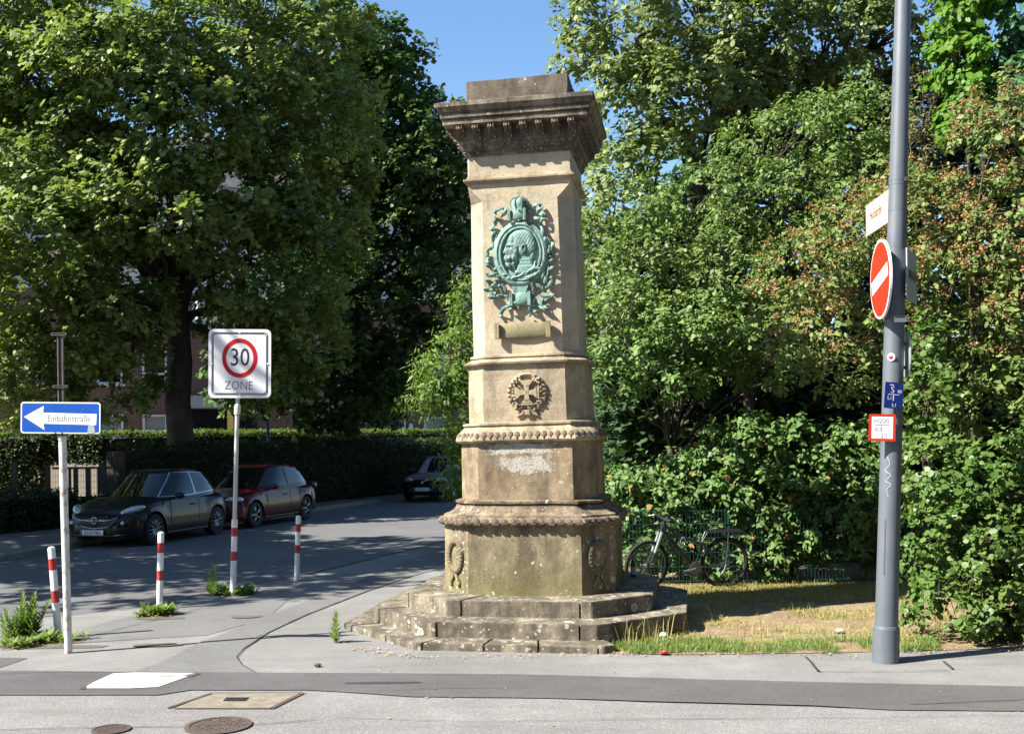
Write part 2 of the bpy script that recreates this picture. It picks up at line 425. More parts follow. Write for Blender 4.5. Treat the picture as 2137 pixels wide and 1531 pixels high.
def blotch(px, py, rx, ry, m, z, seed):
    c = G(px, py); g = random.Random(seed)
    return tag(sheet('stain', [c + Vector((rx * math.cos(t) * (1 + .45 * noise.noise(Vector((math.cos(t) * 1.6, math.sin(t) * 1.6, seed * 3.7)))), ry * math.sin(t) * (1 + .45 * noise.noise(Vector((math.cos(t) * 1.6, math.sin(t) * 1.6, seed)))), 0)) for t in np.linspace(0, 2 * math.pi, 33)[:-1]], z, m), kind='structure')
M['stain'] = plain('brown grit in the asphalt', (.15, .125, .095), .95, var=.4, scale=25, bump=.4)
blotch(322, 1347, .26, .09, M['stain'], .0125, 1); blotch(800, 1427, .34, .035, asphalt('sealed tar spot', (.07, .068, .065), .2, .2), .0165, 2)
blotch(510, 1288, .18, .08, M['stain'], .0125, 3); blotch(120, 1350, .5, .10, M['stain'], .0045, 4); blotch(330, 1290, .32, .12, M['stain'], .0085, 5)
# far pavement with kerb stones
kl = [G(-500, 1232), G(-250, 1192), G(0, 1173), G(110, 1151), G(215, 1131), G(330, 1116), G(440, 1103), G(560, 1085), G(660, 1067), G(760, 1052), G(850, 1041), Vector((-2.6, 42, 0)), Vector((0.3, 48, 0))]
far = [p.copy() for p in kl]
bm = bmesh.new()
off = []
for i, p in enumerate(kl):
    d = (kl[min(i + 1, len(kl) - 1)] - kl[max(i - 1, 0)]).normalized(); off.append(p + Vector((-d.y, d.x, 0)) * .155)
top = off + [Vector((-20, 60, 0)), Vector((-60, 60, 0)), Vector((-60, 12, 0))]
f = bm.faces.new([bm.verts.new((p.x, p.y, .105)) for p in top]); bm.normal_update()
if f.normal.z < 0: f.normal_flip()
M['farpave'] = asphalt('far pavement', (.20, .19, .175), .2, .4, 0, .3)
tag(obj('far_pavement', bm, M['farpave']), kind='structure')
kerb = tag(sheet('kerb', [kl[0] , kl[2], off[2], off[0]], .001, M['kerb']), kind='structure')
ks = None
for i in range(len(kl) - 1):
    a, b_ = kl[i], kl[i + 1]; n_ = max(1, round((b_ - a).length / 1.0)); d = (b_ - a).normalized(); pn = Vector((-d.y, d.x, 0))
    for j in range(n_):
        q = a.lerp(b_, (j + .5) / n_); ln = (b_ - a).length / n_ - .012
        o = box('kerb_stone', (0, 0, 0), (ln, .15, .13), M['kerb'], kerb, bevel=.012)
        o.location = q + pn * .077 + Vector((0, 0, .047 + rng.uniform(-.004, .004))); o.rotation_euler.z = math.atan2(d.y, d.x) + rng.uniform(-.006, .006)

# ---------------------------------------------------------------- covers and plates in the road
pl = sheet('cover_plate', gp((174, 1439), (196, 1426), (236, 1408), (283, 1406), (408, 1407), (398, 1412), (330, 1436), (270, 1439)), 0.0168, M['whitep'])
tag(pl, 'white painted lozenge of pavement patch on the dark trench, left foreground', 'road plate'); del pl['kind']
red = sheet('paint_spot', [G(350, 1414) + Vector((.07 * math.cos(a), .05 * math.sin(a), 0)) for a in np.linspace(0, 6.28, 14)[:-1]], .0180, plain('faded red paint', (.75, .32, .27), .7), parent=pl)
tag(sheet('plate_rim', gp((164, 1440), (176, 1434), (182, 1436), (178, 1441)), .0176, M['iron'], parent=pl))
sheet('plate_rim', gp((384, 1412), (412, 1406), (418, 1408), (398, 1416)), .0176, M['iron'], parent=pl)
dr = sheet('drain_cover', gp((362, 1479), (440, 1449), (628, 1447), (566, 1479)), 0.0085, M['concr'])
tag(dr, 'tan concrete drain cover with a small black slotted grate, set in grey road', 'drain cover'); del dr['kind']
def strip(a, b_, w, z, m, name, parent):
    p, q = G(*a), G(*b_); d = (q - p).normalized(); n_ = Vector((-d.y, d.x, 0)) * w
    return sheet(name, [p - n_, q - n_, q + n_, p + n_], z, m, parent=parent)
strip((350, 1479), (442, 1448), .018, .0125, M['iron'], 'rim', dr); strip((566, 1480), (632, 1447), .022, .0125, M['iron'], 'rim', dr)
strip((362, 1480), (566, 1480), .008, .0135, M['iron'], 'rim', dr); strip((442, 1448), (632, 1446), .008, .0135, M['seam'], 'rim', dr)
for i in range(6):
    x0 = 468 + i * 8.2; strip((x0, 1464.5), (x0 + 8, 1457), .013, .0125, M['black'], 'grate_slot', dr)
def manhole(px, py, r, lab):
    c = G(px, py)
    e = empty('manhole_cover', (c.x, c.y, .005), label=lab, cat='manhole cover')
    bm = bmesh.new(); ring_prism(bm, circ(r, 40), circ(r * .86, 40), 0, .012); obj('rim', bm, M['iron'], e)
    bm = bmesh.new(); prism(bm, circ(r * .85, 40), 0, .007); obj('lid', bm, M['iron'], e)
    bm = bmesh.new()
    for i in range(-5, 6):
        for j in range(-5, 6):
            x, y = i * r * .15, j * r * .15
            if x * x + y * y < (r * .76) ** 2 and (i + j) % 2: bx(bm, (x, y, .0085), (r * .12, r * .12, .005))
    tag(obj('tread_studs', bm, M['iron'], e), kind='stuff')
manhole(456, 1516, .245, 'larger rusty round manhole cover below the drain grate')
manhole(232, 1524, .14, 'small rusty round cover left of the larger manhole')

# ---------------------------------------------------------------- lawn beside the monument
lawn = sheet('lawn', wavy([Vector((.6, 10.80, 0)), G(1400, 1366), G(1600, 1364), G(1760, 1362), G(1900, 1358), G(2137, 1352), Vector((9, 10.95, 0)), Vector((14, 11.2, 0)), Vector((14, 20, 0)), Vector((.9, 20, 0)), Vector((.9, 14, 0))], .03, .3), .006, M['earth'])

# ================================================================== MONUMENT
PSI = R(9.5)
mon = empty('monument', (.275, 12.885, 0), (0, 0, -PSI), 'weathered sandstone war memorial pillar with a green bronze portrait medallion, on three octagonal steps', 'monument')
SB = (.62, .54, .41)
M['st_shaft'] = stonemat('clean sandstone', SB, (.20, .165, .12), .26, lichen=0)
M['st_tier4'] = stonemat('buff sandstone', (.58, .49, .35), (.13, .10, .07), .38, grime=(.33, .29, .2), lichen=.0)
M['st_crust'] = stonemat('stained sandstone with lichen crust', (.53, .42, .27), (.13, .098, .07), .58, lichen=.35, lscale=7,
                         crust=(0, 0, 0, [(1.985, .07, -.05, .46), (1.80, .105, .03, .34)]))
M['st_ped'] = stonemat('mossy pedestal sandstone', (.50, .42, .28), (.08, .067, .05), .60, grime=(.26, .22, .14), lichen=1.2, lscale=5, algae=.6, algae_z=(.35, .95), lcol=(.60, .57, .42))
M['st_step'] = stonemat('grey step stone', (.52, .46, .35), (.05, .043, .032), .70, grime=(.24, .2, .15), lichen=1.5, lscale=4.5, bands=False, lcol=(.56, .54, .44))
M['st_mould'] = stonemat('dark carved moulding stone', (.50, .415, .29), (.075, .052, .04), .68, lichen=.9, lscale=9)
M['st_mould2'] = stonemat('buff moulding stone', (.57, .48, .34), (.12, .10, .07), .45, lichen=.0)
M['st_cornice'] = stonemat('sooty cornice stone', (.50, .44, .34), (.065, .052, .042), .66, lichen=.35, lscale=11, bands=False)
M['st_cap'] = stonemat('grey cap block stone', (.30, .25, .19), (.08, .07, .055), .62, lichen=.15, bands=False)

def octa(H, l): return [(H - l, -H), (H, -(H - l)), (H, H - l), (H - l, H), (-(H - l), H), (-H, H - l), (-H, -(H - l)), (-(H - l), -H)]
def loft(name, prof, m, rough=.004, cut=.12, parent=mon, freq=7):
    bm = bmesh.new(); rings = []
    for H, l, z in prof: rings.append([bm.verts.new((x, y, z)) for x, y in octa(H, max(l, .012))])
    for a, b_ in zip(rings[:-1], rings[1:]):
        for i in range(8): bm.faces.new((a[i], a[(i + 1) % 8], b_[(i + 1) % 8], b_[i]))
    bm.faces.new(rings[0][::-1]); bm.faces.new(rings[-1])
    bmesh.ops.recalc_face_normals(bm, faces=bm.faces[:])
    if rough:
        es = [e for e in bm.edges]
        for _ in range(4):
            es = [e for e in bm.edges if e.calc_length() > cut]
            if not es: break
            bmesh.ops.subdivide_edges(bm, edges=es, cuts=1, use_grid_fill=True)
        for v in bm.verts:
            v.co += noise.noise_vector(v.co * freq) * rough + noise.noise_vector(v.co * freq * 3) * rough * .6
    o = obj(name, bm, m, parent); smooth_angle(o, 28)
    return o
# ---- steps: rings of separate stones
def ring_point(poly, t):
    n = len(poly); i = int(math.floor(t)) % n; f_ = t - math.floor(t)
    a, b_ = poly[i], poly[(i + 1) % n]
    return (a[0] + (b_[0] - a[0]) * f_, a[1] + (b_[1] - a[1]) * f_)
def step_ring(H, l, inner, z0, z1, joints, skip=()):
    # polygon param: edge 7 -> front (from vertex 7 left-front to vertex 0 right-front); t in [7,8) front
    P = octa(H, l); Q = octa(inner, l * inner / H)
    for k in range(len(joints)):
        if k in skip: continue
        t0 = joints[k]; t1 = joints[(k + 1) % len(joints)]
        if t1 <= t0: t1 += 8
        ts = [t0] + [float(i) for i in range(int(math.floor(t0)) + 1, int(math.ceil(t1)))] + [t1]
        outer = [ring_point(P, t) for t in ts]; inn = [ring_point(Q, t) for t in ts]
        poly = outer + inn[::-1]
        c = np.mean(poly, 0)
        g = .008
        ang0 = None
        # shrink along the ring to open the joint
        def sh(p, q, s):
            d = Vector((q[0] - p[0], q[1] - p[1])); d.normalize(); return (p[0] + d.x * s, p[1] + d.y * s)
        outer[0] = sh(outer[0], outer[1], g); outer[-1] = sh(outer[-1], outer[-2], g)
        inn[0] = sh(inn[0], inn[1], g); inn[-1] = sh(inn[-1], inn[-2], g)
        # build with quads: per segment prism
        bm = bmesh.new(); dz = rng.uniform(-.004, .004); n_ = len(ts)
        vb = [[bm.verts.new((p[0], p[1], z)) for p in row] for row, z in ((outer, z0), (outer, z1 + dz), (inn, z1 + dz + .004), (inn, z0))]
        for i in range(n_ - 1):
            for r_ in range(4):
                A, B = vb[r_], vb[(r_ + 1) % 4]
                bm.faces.new((A[i], A[i + 1], B[i + 1], B[i]))
        for i in (0, n_ - 1): bm.faces.new([vb[r_][i] for r_ in range(4)])
        bmesh.ops.recalc_face_normals(bm, faces=bm.faces[:])
        bmesh.ops.bevel(bm, geom=[e for e in bm.edges if e.is_boundary is False and e.calc_face_angle(0) > R(30)], offset=.007, segments=2, affect='EDGES')
        for _ in range(3):
            es = [e for e in bm.edges if e.calc_length() > .10]
            if not es: break
            bmesh.ops.subdivide_edges(bm, edges=es, cuts=1, use_grid_fill=True)
        for v in bm.verts:
            if v.co.z > z0 + .01: v.co += noise.noise_vector(v.co * 5) * .006 + noise.noise_vector(v.co * 17) * .003
        o = obj('step_stone', bm, M['st_step'], mon); smooth_angle(o, 32)
# joints in t (7 = left-front corner, 8/0 = right-front corner)
step_ring(2.05, 1.10, 1.3, -.03, .07, [7.04, 7.37, 7.66, 7.97, 0.10, 1.3, 2.3, 3.3, 4.3, 5.3, 6.02, 6.62], (4, 5))
step_ring(1.73, .88, 1.1, .03, .229, [7.03, 7.90, 1.05, 2.0, 3.0, 4.2, 5.2, 6.1])
step_ring(1.37, .60, .7, .19, .401, [7.10, 7.92, 1.0, 2.1, 3.1, 4.1, 5.1, 6.05])
box('step_core', (0, 0, .1), (1.6, 1.6, .18), M['st_step'], mon)
# ---- tiers
loft('pedestal', [(.965, .335, .395), (.96, .335, .45), (.955, .335, 1.14)], M['st_ped'], .005)
loft('base_moulding', [(.965, .335, 1.138), (1.005, .345, 1.155), (1.02, .35, 1.19), (1.005, .345, 1.225), (.965, .33, 1.24), (.96, .33, 1.262), (.90, .30, 1.285), (.85, .275, 1.32), (.825, .262, 1.352), (.825, .262, 1.362), (.80, .25, 1.366), (.80, .25, 1.380), (.835, .26, 1.384), (.835, .26, 1.41), (.78, .24, 1.425)], M['st_mould'], .005, .09)
loft('inscription_block', [(.765, .235, 1.42), (.762, .235, 1.76), (.757, .23, 2.06)], M['st_crust'], .004)
loft('leaf_moulding', [(.76, .235, 2.055), (.80, .24, 2.065), (.812, .24, 2.085), (.812, .24, 2.105), (.785, .235, 2.16), (.74, .22, 2.215), (.722, .22, 2.232), (.722, .22, 2.25), (.735, .22, 2.253), (.735, .22, 2.275), (.69, .21, 2.285)], M['st_mould2'], .004, .09)
loft('cross_block', [(.672, .205, 2.28), (.668, .205, 2.6), (.66, .20, 2.93)], M['st_tier4'], .003)
loft('shaft_base_moulding', [(.665, .20, 2.925), (.70, .205, 2.935), (.705, .205, 2.955), (.66, .195, 2.975), (.64, .19, 2.99), (.632, .19, 2.998), (.632, .19, 3.008), (.645, .19, 3.012), (.64, .19, 3.035), (.61, .18, 3.045)], M['st_mould2'], .003, .09)
loft('shaft', [(.605, .165, 3.04), (.60, .165, 4.0), (.588, .165, 4.77)], M['st_shaft'], .002, .3)
loft('shaft_top', [(.588, .165, 4.766), (.586, .012, 4.925), (.586, .012, 4.965)], M['st_shaft'], .002, .1)
loft('neck_moulding', [(.588, .012, 4.962), (.60, .012, 4.968), (.615, .012, 4.985), (.632, .012, 4.998), (.632, .012, 5.018), (.60, .012, 5.03), (.59, .012, 5.06)], M['st_mould2'], .003, .09)
loft('frieze', [(.586, .012, 5.03), (.584, .012, 5.28)], M['st_shaft'], .002, .2)
corn = loft('cornice', [(.60, .012, 5.275), (.61, .012, 5.29), (.615, .012, 5.335), (.63, .012, 5.345), (.655, .012, 5.40), (.67, .012, 5.425), (.675, .012, 5.44), (.675, .012, 5.585), (.81, .012, 5.595), (.81, .012, 5.645), (.795, .012, 5.648), (.795, .012, 5.66), (.832, .012, 5.664), (.836, .012, 5.70), (.818, .012, 5.703), (.818, .012, 5.718), (.84, .012, 5.73), (.866, .012, 5.772), (.882, .012, 5.776), (.882, .012, 5.822), (.80, .012, 5.85), (.6, .012, 5.88)], M['st_cornice'], .0032, .07)
loft('cap_block', [(.58, .012, 5.86), (.58, .012, 6.02), (.577, .012, 6.13)], M['st_cap'], .009, .08)
# surviving chips on the cornice edge
# corbels
def corbel_mesh():
    bm = bmesh.new()
    # scroll bracket profile in (y out, z)
    prof = [(0, -.01), (-.03, -.006), (-.045, .02), (-.06, .06), (-.09, .092), (-.118, .105), (-.118, .146), (0, .146)]
    w = .040
    a = [bm.verts.new((-w, y, z)) for y, z in prof]; b_ = [bm.verts.new((w, y, z)) for y, z in prof]; n_ = len(prof)
    bm.faces.new(a); bm.faces.new(b_[::-1])
    for i in range(n_): bm.faces.new((a[i], b_[i], b_[(i + 1) % n_], a[(i + 1) % n_]))
    for x in (-.026, 0, .026):
        tube(bm, [(x, -.06, .075), (x, -.085, .085), (x, -.116, .105), (x, -.122, .138)], [.008, .012, .016, .008], 6)
        tube(bm, [(x, -.038, .012), (x, -.06, .05), (x, -.085, .10)], [.006, .008, .006], 5)
    bmesh.ops.recalc_face_normals(bm, faces=bm.faces[:])
    me = bpy.data.meshes.new('corbel'); bm.to_mesh(me); bm.free(); return me
cme = corbel_mesh()
bead_bm = bmesh.new(); bmesh.ops.create_icosphere(bead_bm, subdivisions=1, radius=1); bead_me = bpy.data.meshes.new('bead'); bead_bm.to_mesh(bead_me); bead_bm.free()
def dart_mesh():
    bm = bmesh.new()
    pts = [(-.5, 0), (-.42, .6), (0, 1), (.42, .6), (.5, 0), (.28, -.2), (0, -.9), (-.28, -.2)]
    rim = [bm.verts.new((x, 0, z)) for x, z in pts]; c = bm.verts.new((0, -.55, .1)); rim2 = [bm.verts.new((x * .7, -.42, z * .75)) for x, z in pts]
    n_ = len(pts)
    for i in range(n_):
        bm.faces.new((rim[i], rim[(i + 1) % n_], rim2[(i + 1) % n_], rim2[i])); bm.faces.new((rim2[i], rim2[(i + 1) % n_], c))
    bmesh.ops.recalc_face_normals(bm, faces=bm.faces[:])
    me = bpy.data.meshes.new('carved_leaf'); bm.to_mesh(me); bm.free(); me.shade_smooth(); return me
dart_me = dart_mesh()
for me_ in (cme, bead_me): me_.materials.append(M['st_mould'])
dart_me.materials.append(M['st_mould'])
def face_mtx(k, H):  # k-th square side: 0 front, 1 right, 2 back, 3 left
    return Matrix.Rotation(k * math.pi / 2, 4, 'Z') @ Matrix.Translation((0, -H, 0))
for k in range(4):
    for i in range(8):
        o = link('corbel', cme, None, corn); o.matrix_local = face_mtx(k, .674) @ Matrix.Translation((-.622 + i * .1777, 0, 5.447))
    bmb = bmesh.new()
    for i in range(26):
        x = -.60 + i * .048
        ret = bmesh.ops.create_icosphere(bmb, subdivisions=1, radius=.016)
        sx = 1.25 if i % 3 == 0 else .55
        for v in ret['verts']: v.co = Vector((v.co.x * sx + x, v.co.y * .8 - .013, v.co.z + 5.313))
    o = obj('bead_row', bmb, M['st_mould'], corn, True); o.matrix_local = face_mtx(k, .606); o['kind'] = 'stuff'
    for i in range(15):
        o = link('carved_leaf', dart_me, None, corn); o.scale = (.04, .03, .042)
        o.matrix_local = face_mtx(k, .645) @ Matrix.Translation((-.60 + i * .0857, 0, 5.387)) @ Matrix.Rotation(R(-18), 4, 'X') @ Matrix.Diagonal((.072, .045, .040, 1))
# ---- carved bands (leaf mouldings) on octagon faces
def band(parent, H, l, z, n_front, n_ch, sx, sz, tilt, sy=.03, skew=0.0, me=dart_me):
    P = octa(H, l)
    for e, n_ in ((7, n_front), (0, n_ch), (1, n_front), (6, n_ch), (5, n_front)):
        a, b_ = Vector((*P[e], 0)), Vector((*P[(e + 1) % 8], 0)); d = (b_ - a).normalized()
        ang = math.atan2(d.y, d.x)
        for i in range(n_):
            p = a.lerp(b_, (i + .5) / n_)
            o = link('carved_leaf', me, None, parent)
            s = rng.uniform(.85, 1.12)
            o.matrix_local = Matrix.Translation((p.x, p.y, z + rng.uniform(-.002, .002))) @ Matrix.Rotation(ang, 4, 'Z') @ Matrix.Rotation(tilt, 4, 'X') @ Matrix.Rotation(skew * (1 if i % 2 else .7), 4, 'Y') @ Matrix.Diagonal((sx * s, sy * s, sz * s, 1))
def kid(n): return next(o for o in mon.children if o.name == n)
band(kid('base_moulding'), 1.007, .345, 1.19, 13, 5, .13, .042, 0, .045, .8)
band(kid('leaf_moulding'), .795, .235, 2.135, 15, 4, .072, .05, R(-24), .03, 0)

def plaque(name, poly, z0, z1, m, parent, mtx, bevel=.004):
    bm = bmesh.new(); prism(bm, poly, z0, z1, mtx)
    if bevel: bmesh.ops.bevel(bm, geom=[e for e in bm.edges if e.calc_face_angle(0) > R(50)], offset=bevel, segments=1, affect='EDGES')
    bmesh.ops.recalc_face_normals(bm, faces=bm.faces[:])
    return obj(name, bm, m, parent)
# front-face frame: x right, y up, z out of the face
def FR(H, x=0, z=0, k=0.0):
    return Matrix.Rotation(k, 4, 'Z') @ Matrix.Translation((x, -H, z)) @ Matrix.Rotation(R(90), 4, 'X')

# ---- bronze
def bronze():
    b = NB('verdigris bronze'); n = b.noise(14, 6, .7); n2 = b.noise(45, 4, .7); g = b.geo()
    col = b.mix(b.ramp(n, [(.38, 0), (.62, 1)]), (.17, .32, .26), (.31, .47, .40))
    col = b.mix(b.ramp(b.noise(8, 7, .75, b.mapping((1, 1, .4))), [(.49, 0), (.62, .85)]), col, (.055, .085, .065))
    col = b.mix(b.ramp(n2, [(.55, 0), (.75, .6)]), col, (.40, .58, .49))
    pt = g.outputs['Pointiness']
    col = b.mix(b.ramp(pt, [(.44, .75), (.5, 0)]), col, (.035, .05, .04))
    return b.done(b.pbsdf(col, .7, .15, .4, b.bump(b.math('ADD', n, n2), .35, .006)))
M['bronze'] = bronze()
MZ = 4.15
HF = .598
med = plaque('medallion', circ(.28, 48, 1.2), -.02, .035, M['bronze'], mon, FR(HF, .0, MZ), .005)
mi = med
def fr_local(): return FR(HF, .0, MZ)
# oval frame
def oval_frame(a, b_, prof, name, parent, mtx, m, n_=72):
    bm = bmesh.new(); rings = []
    for k in range(n_):
        t = 2 * math.pi * k / n_; nx, ny = math.cos(t), math.sin(t)
        rings.append([bm.verts.new(mtx @ Vector(((a + d) * nx, (b_ + d) * ny, h))) for d, h in prof])
    for k in range(n_):
        A, B = rings[k], rings[(k + 1) % n_]
        for j in range(len(prof) - 1): bm.faces.new((A[j], B[j], B[j + 1], A[j + 1]))
    bmesh.ops.recalc_face_normals(bm, faces=bm.faces[:])
    o = obj(name, bm, m, parent); smooth_angle(o, 40); return o
oval_frame(.275, .335, [(.032, .0), (.032, .05), (.02, .065), (-.01, .072), (-.03, .06), (-.04, .075), (-.052, .075), (-.062, .055), (-.064, .03)], 'oval_frame', med, fr_local(), M['bronze'])
# portrait in relief, profile to the left : height field (units: zoom px of the photograph's medallion, 1/719 m)
U = 1 / 700.0
def dome(x, y, cx, cy, rx, ry, h, rot=0, p=2.0):
    c, s = math.cos(R(rot)), math.sin(R(rot)); X = (x - cx) * c + (y - cy) * s; Y = -(x - cx) * s + (y - cy) * c
    d = (np.abs(X / rx) ** p + np.abs(Y / ry) ** p) ** (1 / p)
    return h * np.sqrt(np.clip(1 - d ** 2, 0, 1))
def poly_sdf(x, y, poly):
    P = np.array(poly, float); d = np.full(x.shape, 1e9); ins = np.zeros(x.shape, bool); n_ = len(P)
    for i in range(n_):
        a, b_ = P[i], P[(i + 1) % n_]; e = b_ - a
        t = np.clip(((x - a[0]) * e[0] + (y - a[1]) * e[1]) / (e @ e), 0, 1)
        d = np.minimum(d, np.hypot(x - a[0] - t * e[0], y - a[1] - t * e[1]))
        c = ((a[1] > y) != (b_[1] > y)) & (x < (b_[0] - a[0]) * (y - a[1]) / (b_[1] - a[1] + 1e-9) + a[0]); ins ^= c
    return np.where(ins, d, -d)
HEAD = [(500, 530), (430, 540), (375, 575), (340, 625), (322, 675), (310, 700), (298, 735), (276, 775), (270, 792), (290, 805), (300, 812), (284, 835), (282, 860), (302, 880), (300, 915), (318, 950), (352, 975), (385, 965), (405, 1000), (420, 1040), (620, 1030), (640, 960), (618, 905), (640, 850), (655, 780), (660, 690), (640, 610), (595, 560), (550, 535)]
COAT = [(300, 1010), (350, 1020), (395, 1035), (440, 1040), (500, 1010), (560, 975), (610, 930), (640, 890), (665, 905), (660, 960), (712, 960), (725, 1000), (680, 1050), (620, 1090), (560, 1110), (500, 1120), (400, 1115), (330, 1100), (280, 1060), (262, 1015)]
def spl_closed(P, k=4):
    out = []; n_ = len(P); P = [np.array(p, float) for p in P]
    for i in range(n_):
        p0, p1, p2, p3 = P[i - 1], P[i], P[(i + 1) % n_], P[(i + 2) % n_]
        for j in range(k):
            t = j / k; out.append(tuple(.5 * ((2 * p1) + (-p0 + p2) * t + (2 * p0 - 5 * p1 + 4 * p2 - p3) * t * t + (-p0 + 3 * p1 - 3 * p2 + p3) * t ** 3)))
    return out
def rotgroove(x, y, x0, y0, x1, y1, w, h):
    d = poly_line(x, y, x0, y0, x1, y1); return h * np.exp(-(d / w) ** 2)
def poly_line(x, y, x0, y0, x1, y1):
    e = np.array((x1 - x0, y1 - y0), float); t = np.clip(((x - x0) * e[0] + (y - y0) * e[1]) / (e @ e), 0, 1)
    return np.hypot(x - x0 - t * e[0], y - y0 - t * e[1])
def bust(x, y):
    d = poly_sdf(x, y, spl_closed(HEAD)); dc = poly_sdf(x, y, spl_closed(COAT))
    h = np.where(d > 0, 24 * (1 - np.exp(-d / 11)), 0)
    on = np.clip(d / 12, 0, 1)
    f = 15 * dome(x, y, 500, 680, 165, 150, 1) + dome(x, y, 375, 790, 85, 110, 13) + dome(x, y, 350, 640, 60, 70, 8)
    f += dome(x, y, 325, 868, 58, 22, 13, -14) + dome(x, y, 385, 850, 40, 22, 9, 25)             # moustache
    f += dome(x, y, 360, 925, 62, 45, 11, 20)                                                     # beard
    f += dome(x, y, 430, 850, 40, 90, 9, 8)                                                       # whiskers
    f -= rotgroove(x, y, 300, 893, 372, 900, 7, 9)                                                # mouth shade
    f -= rotgroove(x, y, 462, 740, 452, 900, 9, 9) + rotgroove(x, y, 452, 900, 420, 985, 12, 13)    # jaw edge
    f -= dome(x, y, 350, 735, 32, 15, 11, 8); f += dome(x, y, 348, 738, 15, 8, 8, 8); f += rotgroove(x, y, 318, 706, 392, 712, 8, 7)
    f -= rotgroove(x, y, 300, 800, 335, 822, 7, 8); f += rotgroove(x, y, 306, 740, 285, 785, 9, 6)
    f += dome(x, y, 522, 755, 33, 56, 15, 12) - dome(x, y, 520, 752, 18, 38, 17, 12) + dome(x, y, 514, 765, 8, 20, 8, 12)
    f -= rotgroove(x, y, 552, 730, 540, 810, 8, 8)
    hair = (y < 700) & (x > 430) | ((x > 565) & (y < 860))
    f += np.where(hair, 0.9 * np.sin((x * .75 + y * .5) / 4.2 + 1.6 * np.sin(y / 24)), 0)
    f += np.where((y > 835) & (x < 440), 2.4 * np.sin((x * .7 - y * .5) / 5.5 + 2 * np.sin(y / 13)), 0)
    f += np.where((y > 870) & (x > 470) & (y < 960), 1.0 * np.sin(y / 6.0), 0)
    h = h + on * f
    c = np.where(dc > 0, 34 * (1 - np.exp(-dc / 9)) + 6 * np.sin((x * .42 + y * 1.1) / 15.0) * np.clip(dc / 15, 0, 1) - rotgroove(x, y, 395, 1030, 350, 1095, 8, 10) - rotgroove(x, y, 620, 930, 520, 1035, 7, 11) - rotgroove(x, y, 420, 1095, 560, 1085, 6, 8), 0)
    return np.maximum(h, c)
nx, ny = 170, 215
gx = np.linspace(190, 765, nx); gy = np.linspace(440, 1185, ny)
X, Y = np.meshgrid(gx, gy); H_ = bust(X, Y)
inside = ((X - 479) / 243) ** 2 + ((Y - 806) / 303) ** 2
vs, idx = [], -np.ones((ny, nx), int)
mt = fr_local()
for j in range(ny):
    for i in range(nx):
        if inside[j, i] < 1.06 or (H_[j, i] > 3 and Y[j, i] > 880):
            idx[j, i] = len(vs); vs.append(mt @ Vector(((X[j, i] - 479) / 1000, (806 - Y[j, i]) / 1000, .034 + max(0, H_[j, i]) * .0014 + .0012 * noise.noise(Vector((X[j, i] / 12, Y[j, i] / 12, 0))))))
fl, cn = [], []
for j in range(ny - 1):
    for i in range(nx - 1):
        q = (idx[j, i], idx[j + 1, i], idx[j + 1, i + 1], idx[j, i + 1])
        if min(q) >= 0: fl += q; cn.append(4)
por = mesh_np('portrait_relief', vs, fl, cn, M['bronze'], med, True)
# generic relief helpers in the face plane (x, y in metres from medallion centre)
def P2(zx, zy): return ((zx - 527) * U, (605 - zy) * U)
def rel(pts, z): return [mt @ Vector((*P2(x, y), zz)) for (x, y), zz in zip(pts, z if isinstance(z, (list, tuple)) else [z] * len(pts))]
def spline(pts, n_=6):
    out = []; P = [np.array(p, float) for p in pts]
    for i in range(len(P) - 1):
        p0, p1, p2, p3 = P[max(i - 1, 0)], P[i], P[i + 1], P[min(i + 2, len(P) - 1)]
        for k in range(n_):
            t = k / n_; out.append(.5 * ((2 * p1) + (-p0 + p2) * t + (2 * p0 - 5 * p1 + 4 * p2 - p3) * t * t + (-p0 + 3 * p1 - 3 * p2 + p3) * t ** 3))
    out.append(P[-1]); return [tuple(p) for p in out]
def ribbon(name, pts, w, z=.04, parent=med, thick=.008, fold=.02):
    S_ = spline(pts); bm = bmesh.new(); n_ = len(S_)
    P = rel(S_, [z + fold * math.sin(i * .55) for i in range(n_)])
    ww = [(w * U * (.6 + .5 * abs(math.sin(i * .4))), thick) for i in range(n_)]
    # flat tube whose wide axis lies in the face plane
    out = mt.to_3x3() @ Vector((0, 0, 1))
    rings = []
    for i in range(n_):
        d = (P[min(i + 1, n_ - 1)] - P[max(i - 1, 0)]).normalized(); a = d.cross(out).normalized(); tw = math.sin(i * .5) * .7
        a2 = (a * math.cos(tw) + out * math.sin(tw)); b2 = d.cross(a2)
        rings.append([bm.verts.new(P[i] + a2 * (ww[i][0] * c) + b2 * (thick * s)) for c, s in ((1, 0), (.5, .8), (-.5, .8), (-1, 0), (-.5, -.8), (.5, -.8))])
    for i in range(n_ - 1):
        for k in range(6): bm.faces.new((rings[i][k], rings[i][(k + 1) % 6], rings[i + 1][(k + 1) % 6], rings[i + 1][k]))
    bm.faces.new(rings[0]); bm.faces.new(rings[-1][::-1])
    bmesh.ops.recalc_face_normals(bm, faces=bm.faces[:])
    return obj(name, bm, M['bronze'], parent, True)
ribbon('ribbon', [(440, 265), (400, 290), (350, 330), (330, 290), (345, 262), (400, 240), (420, 262)], 16)
ribbon('ribbon', [(345, 330), (330, 360), (300, 395), (325, 420), (340, 460)], 18)
ribbon('ribbon', [(585, 265), (620, 290), (650, 240), (690, 232), (705, 260), (670, 290), (700, 310), (735, 320)], 16)
ribbon('ribbon', [(640, 330), (690, 345), (715, 340), (690, 380), (700, 420), (730, 500)], 18)
ribbon('ribbon', [(330, 420), (310, 480), (300, 540), (262, 575), (262, 640), (290, 680)], 18)
ribbon('ribbon', [(720, 480), (745, 530), (780, 545), (775, 600), (755, 640)], 17)
